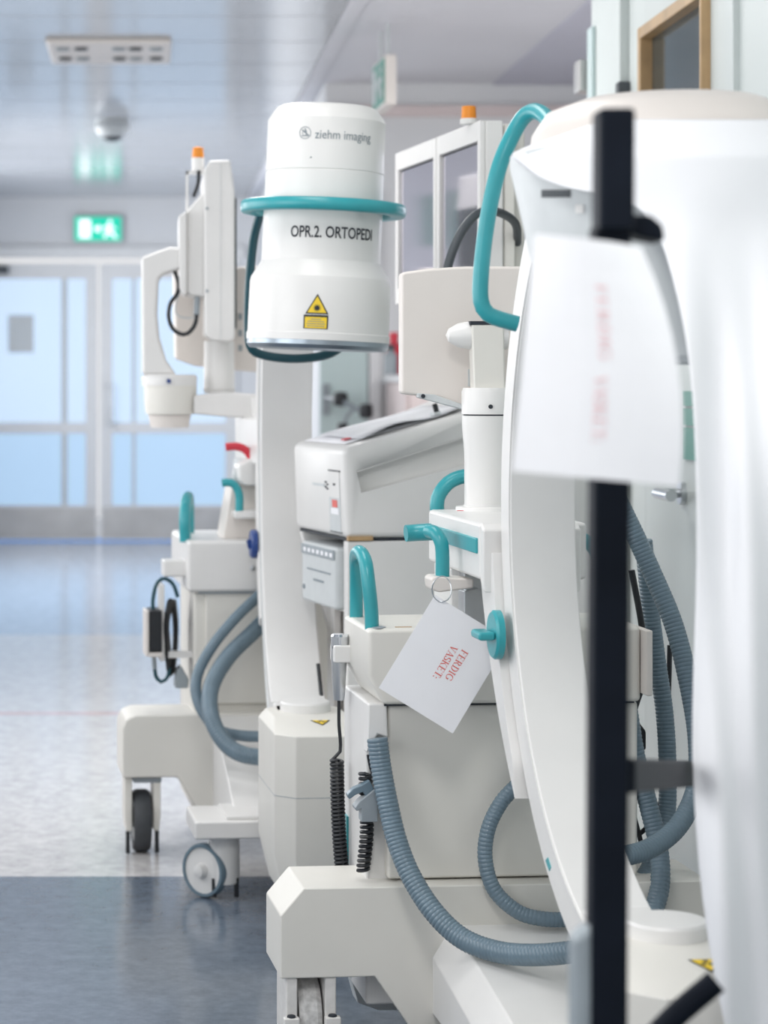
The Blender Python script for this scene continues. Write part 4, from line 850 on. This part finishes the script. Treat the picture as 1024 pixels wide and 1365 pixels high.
# front of the console (faces left)
ufr = bu(460, 660).x
def fp(v0, v1, z0, z1, d0, d1, nm, m, par, bev=0.0):
    lean = lambda z: (bu(462, 718).x-bu(458, 598).x)*(zcon-z)/(bu(458, 598).z-zcon)*-1*-1
    return mk(nm, *G_prism([FB.pt(lean(z0)*1.0+bu(462, 718).x-d1, v0, z0), FB.pt(bu(462, 718).x+lean(z0)-d1, v1, z0), FB.pt(bu(462, 718).x+lean(z1)-d1, v1, z1), FB.pt(bu(462, 718).x+lean(z1)-d1, v0, z1)], FB.U*(d1-d0)), m, par, bev=bev)
p_ = fp(0.035, 0.115, zcon+0.012, zcon+0.135, -0.004, 0.0015, 'front_insert', 'lightgrey', con)
fp(0.035, 0.115, zcon+0.090, zcon+0.150, -0.004, 0.002, 'insert_cover', 'white', p_)
fp(0.030, 0.115, zcon+0.150, zcon+0.153, -0.004, 0.0025, 'insert_slot', 'inkblack', p_)
fp(0.030, 0.112, zcon+0.010, zcon+0.0125, -0.004, 0.0025, 'insert_slot', 'inkblack', p_)
fp(0.055, 0.09, zcon+0.068, zcon+0.085, -0.004, 0.003, 'red_sticker', 'inkred', p_)
fp(0.045, 0.10, zcon+0.052, zcon+0.066, -0.004, 0.003, 'white_sticker', 'paper', p_)
fp(0.065, 0.08, zcon+0.118, zcon+0.123, -0.004, 0.003, 'indicator', 'inkblack', p_)
fp(0.15, 0.24, zcon+0.112, zcon+0.118, -0.004, 0.002, 'faint_lettering', 'lightgrey', con)
for dv, dz_ in ((0.135, 0.121), (0.122, 0.116), (0.135, 0.110), (0.124, 0.106)):
    fp(dv, dv+0.010, zcon+dz_, zcon+dz_+0.004, -0.004, 0.002, 'badge_mark', 'inkblack', con)
# printer in the bay
pr = mk('printer', *G_vpoly(FB, [(0.034, zcon-0.165), (0.034, zcon-0.022), (0.30, zcon-0.022), (0.30, zcon-0.165)], -0.012, 0.13), 'lightgrey', B, bev=0.010)
mk('printer_strip', *G_fbox(FB, -0.0145, -0.011, 0.040, 0.295, zcon-0.052, zcon-0.028), 'midgrey', pr, bev=0.002)
for k in range(7): mk('strip_mark', *G_fbox(FB, -0.0155, -0.014, 0.05+k*0.034, 0.068+k*0.034, zcon-0.045, zcon-0.036), 'paper', pr)
mk('paper_slot', *G_fbox(FB, -0.0135, -0.011, 0.07, 0.25, zcon-0.0865, zcon-0.083), 'inkgrey', pr)
mk('printer_lettering', *G_fbox(FB, -0.0132, -0.011, 0.12, 0.20, zcon-0.110, zcon-0.105), 'inkgrey', pr)
mk('power_button', *G_fbox(FB, -0.0145, -0.011, 0.27, 0.283, zcon-0.135, zcon-0.125), 'inkgrey', pr)
# twin monitors
Yn = 5.03; Yr = Yn*350/305
a0 = W(640, 160, Yn); b0 = W(527, 205, Yr); dm = (b0-a0); dm.z = 0; Lm = dm.length; dm.normalize()
nm_ = Vector((-dm.y, dm.x, 0)); 
if nm_.x > 0: nm_ = -nm_
ztm = 0.5*(a0.z+b0.z); zbm = 1.40
def mbox(s0, s1, z0, z1, d0, d1):      # s along the screens from the near corner, d = how far out of the screen plane
    return G_prism([a0+dm*s0+nm_*d0+Vector((0, 0, z0-a0.z)), a0+dm*s1+nm_*d0+Vector((0, 0, z0-a0.z)), a0+dm*s1+nm_*d0+Vector((0, 0, z1-a0.z)), a0+dm*s0+nm_*d0+Vector((0, 0, z1-a0.z))], nm_*(d1-d0))
sm = Lm*0.485
for k, (s0, s1) in enumerate(((0.0, sm-0.004), (sm+0.004, Lm))):
    mo = mk('monitor', *mbox(s0, s1, zbm, ztm, -0.055, -0.012), 'white', B, bev=0.005)
    mk('bezel', *join(mbox(s0, s0+0.022, zbm, ztm, -0.012, 0.0), mbox(s1-0.022, s1, zbm, ztm, -0.012, 0.0), mbox(s0+0.022, s1-0.022, ztm-0.045, ztm, -0.012, 0.0), mbox(s0+0.022, s1-0.022, zbm, zbm+0.04, -0.012, 0.0)), 'white', mo, bev=0.002)
    mk('screen_gap', *mbox(s0+0.022, s1-0.022, zbm+0.04, ztm-0.045, -0.0118, -0.0105), 'inkblack', mo)
    mk('screen', *mbox(s0+0.024, s1-0.028, zbm+0.042, ztm-0.050, -0.0105, -0.008), 'screen', mo)
mk('monitor_back', *mbox(0.006, Lm-0.006, zbm+0.01, ztm-0.006, -0.085, -0.057), 'bodygrey', B, bev=0.006)
mk('monitor_back', *mbox(0.03, Lm-0.03, zbm+0.03, ztm-0.02, -0.115, -0.087), 'bodygrey', B, bev=0.008)
zl = ztm
pl = a0+dm*0.06-nm_*0.035; pl.z = zl
sl = mk('signal_lamp_base', *G_lathe([(0.020, 0), (0.019, 0.012)], W(625, 168, Yn+0.08).xy.to_3d()+Vector((0, 0, zl)), n=20), 'white', B)
mk('signal_lamp', *G_lathe([(0.0175, 0.012), (0.016, 0.040), (0.0, 0.043)], W(625, 168, Yn+0.08).xy.to_3d()+Vector((0, 0, zl)), n=20), 'orange', sl)
mp = a0+dm*Lm*0.42-nm_*0.10
mk('monitor_post', *G_cyl((mp.x, mp.y, zcon+0.05), (mp.x, mp.y, zbm+0.2), 0.035, 24), 'white', B)
mk('monitor_cable', *G_tube([W(594, 372, 4.75), W(600, 345, 4.75), W(612, 315, 4.76), W(628, 292, 4.78), W(645, 282, 4.80), W(668, 284, 4.86), W(688, 300, 4.98), Vector((0.835, 5.12, 1.50))], 0.0095), 'darkgrey', B)
# papers lying on the sloping console
pa, pb = FB.px(480, 590.5, 0.0), FB.px(615, 550.5, 0.0)
sl_ = (pb-pa).normalized(); up_ = sl_.cross(FB.V).normalized()
if up_.z < 0: up_ = -up_
def sheet(name, s0, s1, v0, v1, lift, curl, m, label, grp):
    vs, fs = [], []; n = 12
    for i in range(n+1):
        for j in range(5):
            t = i/n; q = j/4
            h = lift + curl*(0.5-0.5*math.cos(2*PI*t*1.5))*(1-q) + curl*0.3*(1+math.sin(5*t+q))
            vs.append(pa + sl_*(s0+(s1-s0)*t) + FB.V*(v0+(v1-v0)*q) + up_*h)
    for i in range(n):
        for j in range(4): fs.append((i*5+j, i*5+5+j, i*5+6+j, i*5+1+j))
    o = mk(name, vs, fs, m); sd = o.modifiers.new('thickness', 'SOLIDIFY'); sd.thickness = 0.0015
    return tag(o, label, 'paper', grp)
sheet('paper_sheet', 0.01, 0.28, 0.02, 0.33, 0.0050, 0.008, 'sheetpaper', 'upper of the two grey paper sheets lying on the sloping console', 'papers on the console')
sheet('paper_sheet', -0.02, 0.24, 0.05, 0.36, 0.0020, 0.001, 'paper', 'lower white sheet showing its edge under the grey paper on the console', 'papers on the console')
cl = pa + sl_*0.205 + FB.V*0.025 + up_*0.013
cp = root('paper_clip', cl, 'small black clip holding the papers on the sloping console', 'clip')
mk('clip_body', *G_prism([cl-sl_*0.006, cl+sl_*0.006, cl+sl_*0.006+up_*0.022, cl-sl_*0.006+up_*0.022], FB.V*0.006), 'black', cp, bev=0.002)
mk('clip_jaw', *G_prism([cl-sl_*0.008-up_*0.004, cl+sl_*0.008-up_*0.004, cl+sl_*0.008+up_*0.003, cl-sl_*0.008+up_*0.003], FB.V*0.03-up_*0.002), 'lightgrey', cp)
rt = pa + sl_*(-0.005) + FB.V*0.09 + up_*0.0055
tag(mk('red_tab', *G_prism([rt, rt+sl_*0.03, rt+sl_*0.03+FB.V*0.03, rt+FB.V*0.03], up_*0.002), 'red'), 'small red tab at the lower edge of the console papers', 'tab')

# ================================================================ hanging cards
def card(name, corner, ex, ey, w, h, label, lines, mtext, bend=0.0, curl=0.0):
    corner, ex, ey = Vector(corner), Vector(ex).normalized(), Vector(ey); ey = (ey-ex*ey.dot(ex)).normalized(); n = ex.cross(ey)
    if n.y > 0: n = -n
    t = root(name, corner, label, 'card', 'hanging cards')
    def bent(a, b, off=0.0):
        k = curl*max(0.0, 1-a/w)**2.3      # upper far corner curls back
        b2 = b*(1-0.30*k)
        return corner + ex*a + ey*b2 + n*(bend*math.sin(PI*b/h)+off-0.04*k*(b/h)**3)
    vs, fs = [], []
    for i in range(9):
        for j in range(9): vs.append(bent(w*i/8, h*j/8))
    for i in range(8):
        for j in range(8): fs.append((i*9+j, i*9+9+j, i*9+10+j, i*9+1+j))
    o = mk('sheet', vs, fs, 'paper', t)
    for p in o.data.polygons: p.use_smooth = False
    sd = o.modifiers.new('thickness', 'SOLIDIFY'); sd.thickness = 0.0006; sd.offset = 0
    for s, o0, dr, upv, L, hh in lines:            # text, origin (a,b) in card metres, direction and up in card axes
        P, f = serif_geo(s, L, hh)
        mk('lettering', [bent(o0[0]+dr[0]*p+upv[0]*q, o0[1]+dr[1]*p+upv[1]*q, 0.0009) for p, q in P], f, mtext, t)
    return t
YT = 3.83
c0, c1, c2 = W(580, 793, YT), W(505, 917, YT-0.01), W(607, 972, YT-0.01)
exx, eyy = (c1-c0), (c2-c1)
tw, thh = exx.length, eyy.length
k = YT/F
T1 = card('hanging_card', c0, exx, eyy, tw, thh, 'white card with red text FERDIG VASKET hanging by a ring below the teal lever', [
    ('FERDIG', (0.054, 0.087), (1, 0), (0, 1), 0.058, 0.0125), ('VASKET:', (0.057, 0.068), (1, 0), (0, 1), 0.063, 0.0125)], 'inkred')
rc = W(589, 785, YT-0.004)
pts = [rc+Vector((0.0165*math.cos(a), 0.004*math.sin(a*2), 0.022*math.sin(a))) for a in [2*PI*i/20 for i in range(20)]]
mk('split_ring', *sweep(pts+[pts[0]], 0.0011, 6), 'steel', T1)

YN = 2.035
c0, c1, c2 = W(712, 312, YN), W(683, 628, YN), W(905, 655, YN-0.0)
exx, eyy = (c1-c0), (c2-c1)
card('hanging_card', c0, exx, eyy, exx.length, eyy.length, 'large out of focus white card hung in front of the black pole', [
    ('FERDIG', (0.040, 0.072), (1, 0), (0, 1), 0.068, 0.012), ('VASKET:', (0.122, 0.068), (1, 0), (0, 1), 0.060, 0.012)], 'inkpink', bend=0.006, curl=1.0)

# ================================================================ black stand in front
YS = 2.10
St = root('equipment_stand', (W(815, 700, YS).x, YS, 0), 'black square tube stand in the foreground holding the large card', 'stand')
def spole(x0, x1, y0, y1, Y0, d): 
    return G_prism([W(x0[0], y0, Y0), W(x0[1], y0, Y0), W(x1[1], y1, Y0), W(x1[0], y1, Y0)], (0, d, 0))
top_x = (800, 848); bx = W(790, 1365, YS)
mk('upper_tube', *spole((800, 848), (799, 847), 143, 306, YS-0.03, 0.04), 'polemat', St, bev=0.004)
pb0 = (W(794, 300, YS), W(843, 300, YS)); pb1x = (W(788, 1365, YS).x, W(839, 1365, YS).x)
mk('pole', *G_prism([pb0[0], pb0[1], Vector((pb1x[1]-0.003, YS, 0.03)), Vector((pb1x[0]-0.003, YS, 0.03))], (0, 0.035, 0)), 'polemat', St, bev=0.004)
mk('card_arm', *G_pxpoly(Frame(0, YS, 0), [(838, 286), (868, 286), (885, 300), (888, 322), (862, 318), (838, 310)], 0.02, 0.05), 'polemat', St, bev=0.004)
r0, r1 = W(830, 1034, YS+0.02), W(940, 1030, 3.30)
rd = (r1-r0).normalized(); rn = rd.cross(Vector((0, 0, 1))).normalized()*0.012; ru = Vector((0, 0, 0.0165))
mk('cross_rail', *G_prism([r0-rn-ru, r0+rn-ru, r0+rn+ru, r0-rn+ru], r1-r0), 'polemat', St, bev=0.004)
mk('brace', *G_tube([W(870, 1385, YS+0.2), W(905, 1350, YS+0.2), W(955, 1308, YS+0.2)], 0.0125, n=10), 'polemat', St)
mk('clamp', *G_pxpoly(Frame(0, YS, 0), [(764, 1250), (792, 1232), (792, 1420), (764, 1420)], 0.0, 0.03), 'midgrey', St, bev=0.008)
sx_ = pb1x[0]+0.015
mk('base_bar', *G_box((sx_-0.03, YS-0.45, 0.0), (sx_+0.03, YS+0.45, 0.03)), 'polemat', St, bev=0.006)
mk('base_bar', *G_box((sx_-0.40, YS-0.03, 0.0), (sx_+0.50, YS+0.03, 0.028)), 'polemat', St, bev=0.006)
mk('second_pole', *G_box((sx_+0.24, YS+0.05, 0.028), (sx_+0.275, YS+0.085, 1.0)), 'polemat', St, bev=0.004)

# ================================================================ plastic sheet over the near intensifier
prof = [(159, 812), (165, 790), (180, 748), (192, 712), (205, 677), (212, 684), (222, 697), (235, 714), (247, 742), (254, 775), (258, 805), (266, 835), (282, 858), (305, 874), (330, 886), (400, 905), (460, 917), (520, 925), (610, 929), (700, 930), (800, 928), (900, 924), (1000, 922), (1100, 927), (1200, 936), (1290, 950), (1365, 966), (1450, 985)]
vs, fs = [], []; NC = 26
for r, (yy, xl) in enumerate(prof):
    for cI_ in range(NC+1):
        t = cI_/NC; x = xl + (1190-xl)*t**1.1
        Xw = (x-CX)*2.86/F
        # distance: hugs the round housing at the top, hangs straight with folds lower down
        rh = 0.200+0.034*min(1, max(0, (yy-159)/46))
        dxx = max(-0.985, min(0.985, (Xw-cI.x)/rh))
        front = cI.y - rh*math.sqrt(1-dxx*dxx)
        low = min(1, max(0, (yy-300)/300))
        fold = 0.012*math.sin(x*0.045+yy*0.004)*min(1, max(0, (yy-230)/250)) + 0.008*math.sin(x*0.11-yy*0.006)*low
        Yw = front*(1-low)+(cI.y-0.30+0.06*abs(dxx)**3)*low + fold
        vs.append(Vector(((x-CX)*Yw/F, Yw, max(0.03, H-(yy-CY)*Yw/F))))
n = NC+1
for r in range(len(prof)-1):
    for c_ in range(NC): fs.append((r*n+c_, r*n+c_+1, r*n+n+c_+1, r*n+n+c_))
sh = mk('plastic_sheet', vs, fs, 'plastic', ang=80)
sd = sh.modifiers.new('subdivision', 'SUBSURF'); sd.levels = 1; sd.render_levels = 1
sd = sh.modifiers.new('thickness', 'SOLIDIFY'); sd.thickness = 0.002
tag(sh, 'white plastic sheet draped over the nearest housing at the right edge', 'plastic sheet')
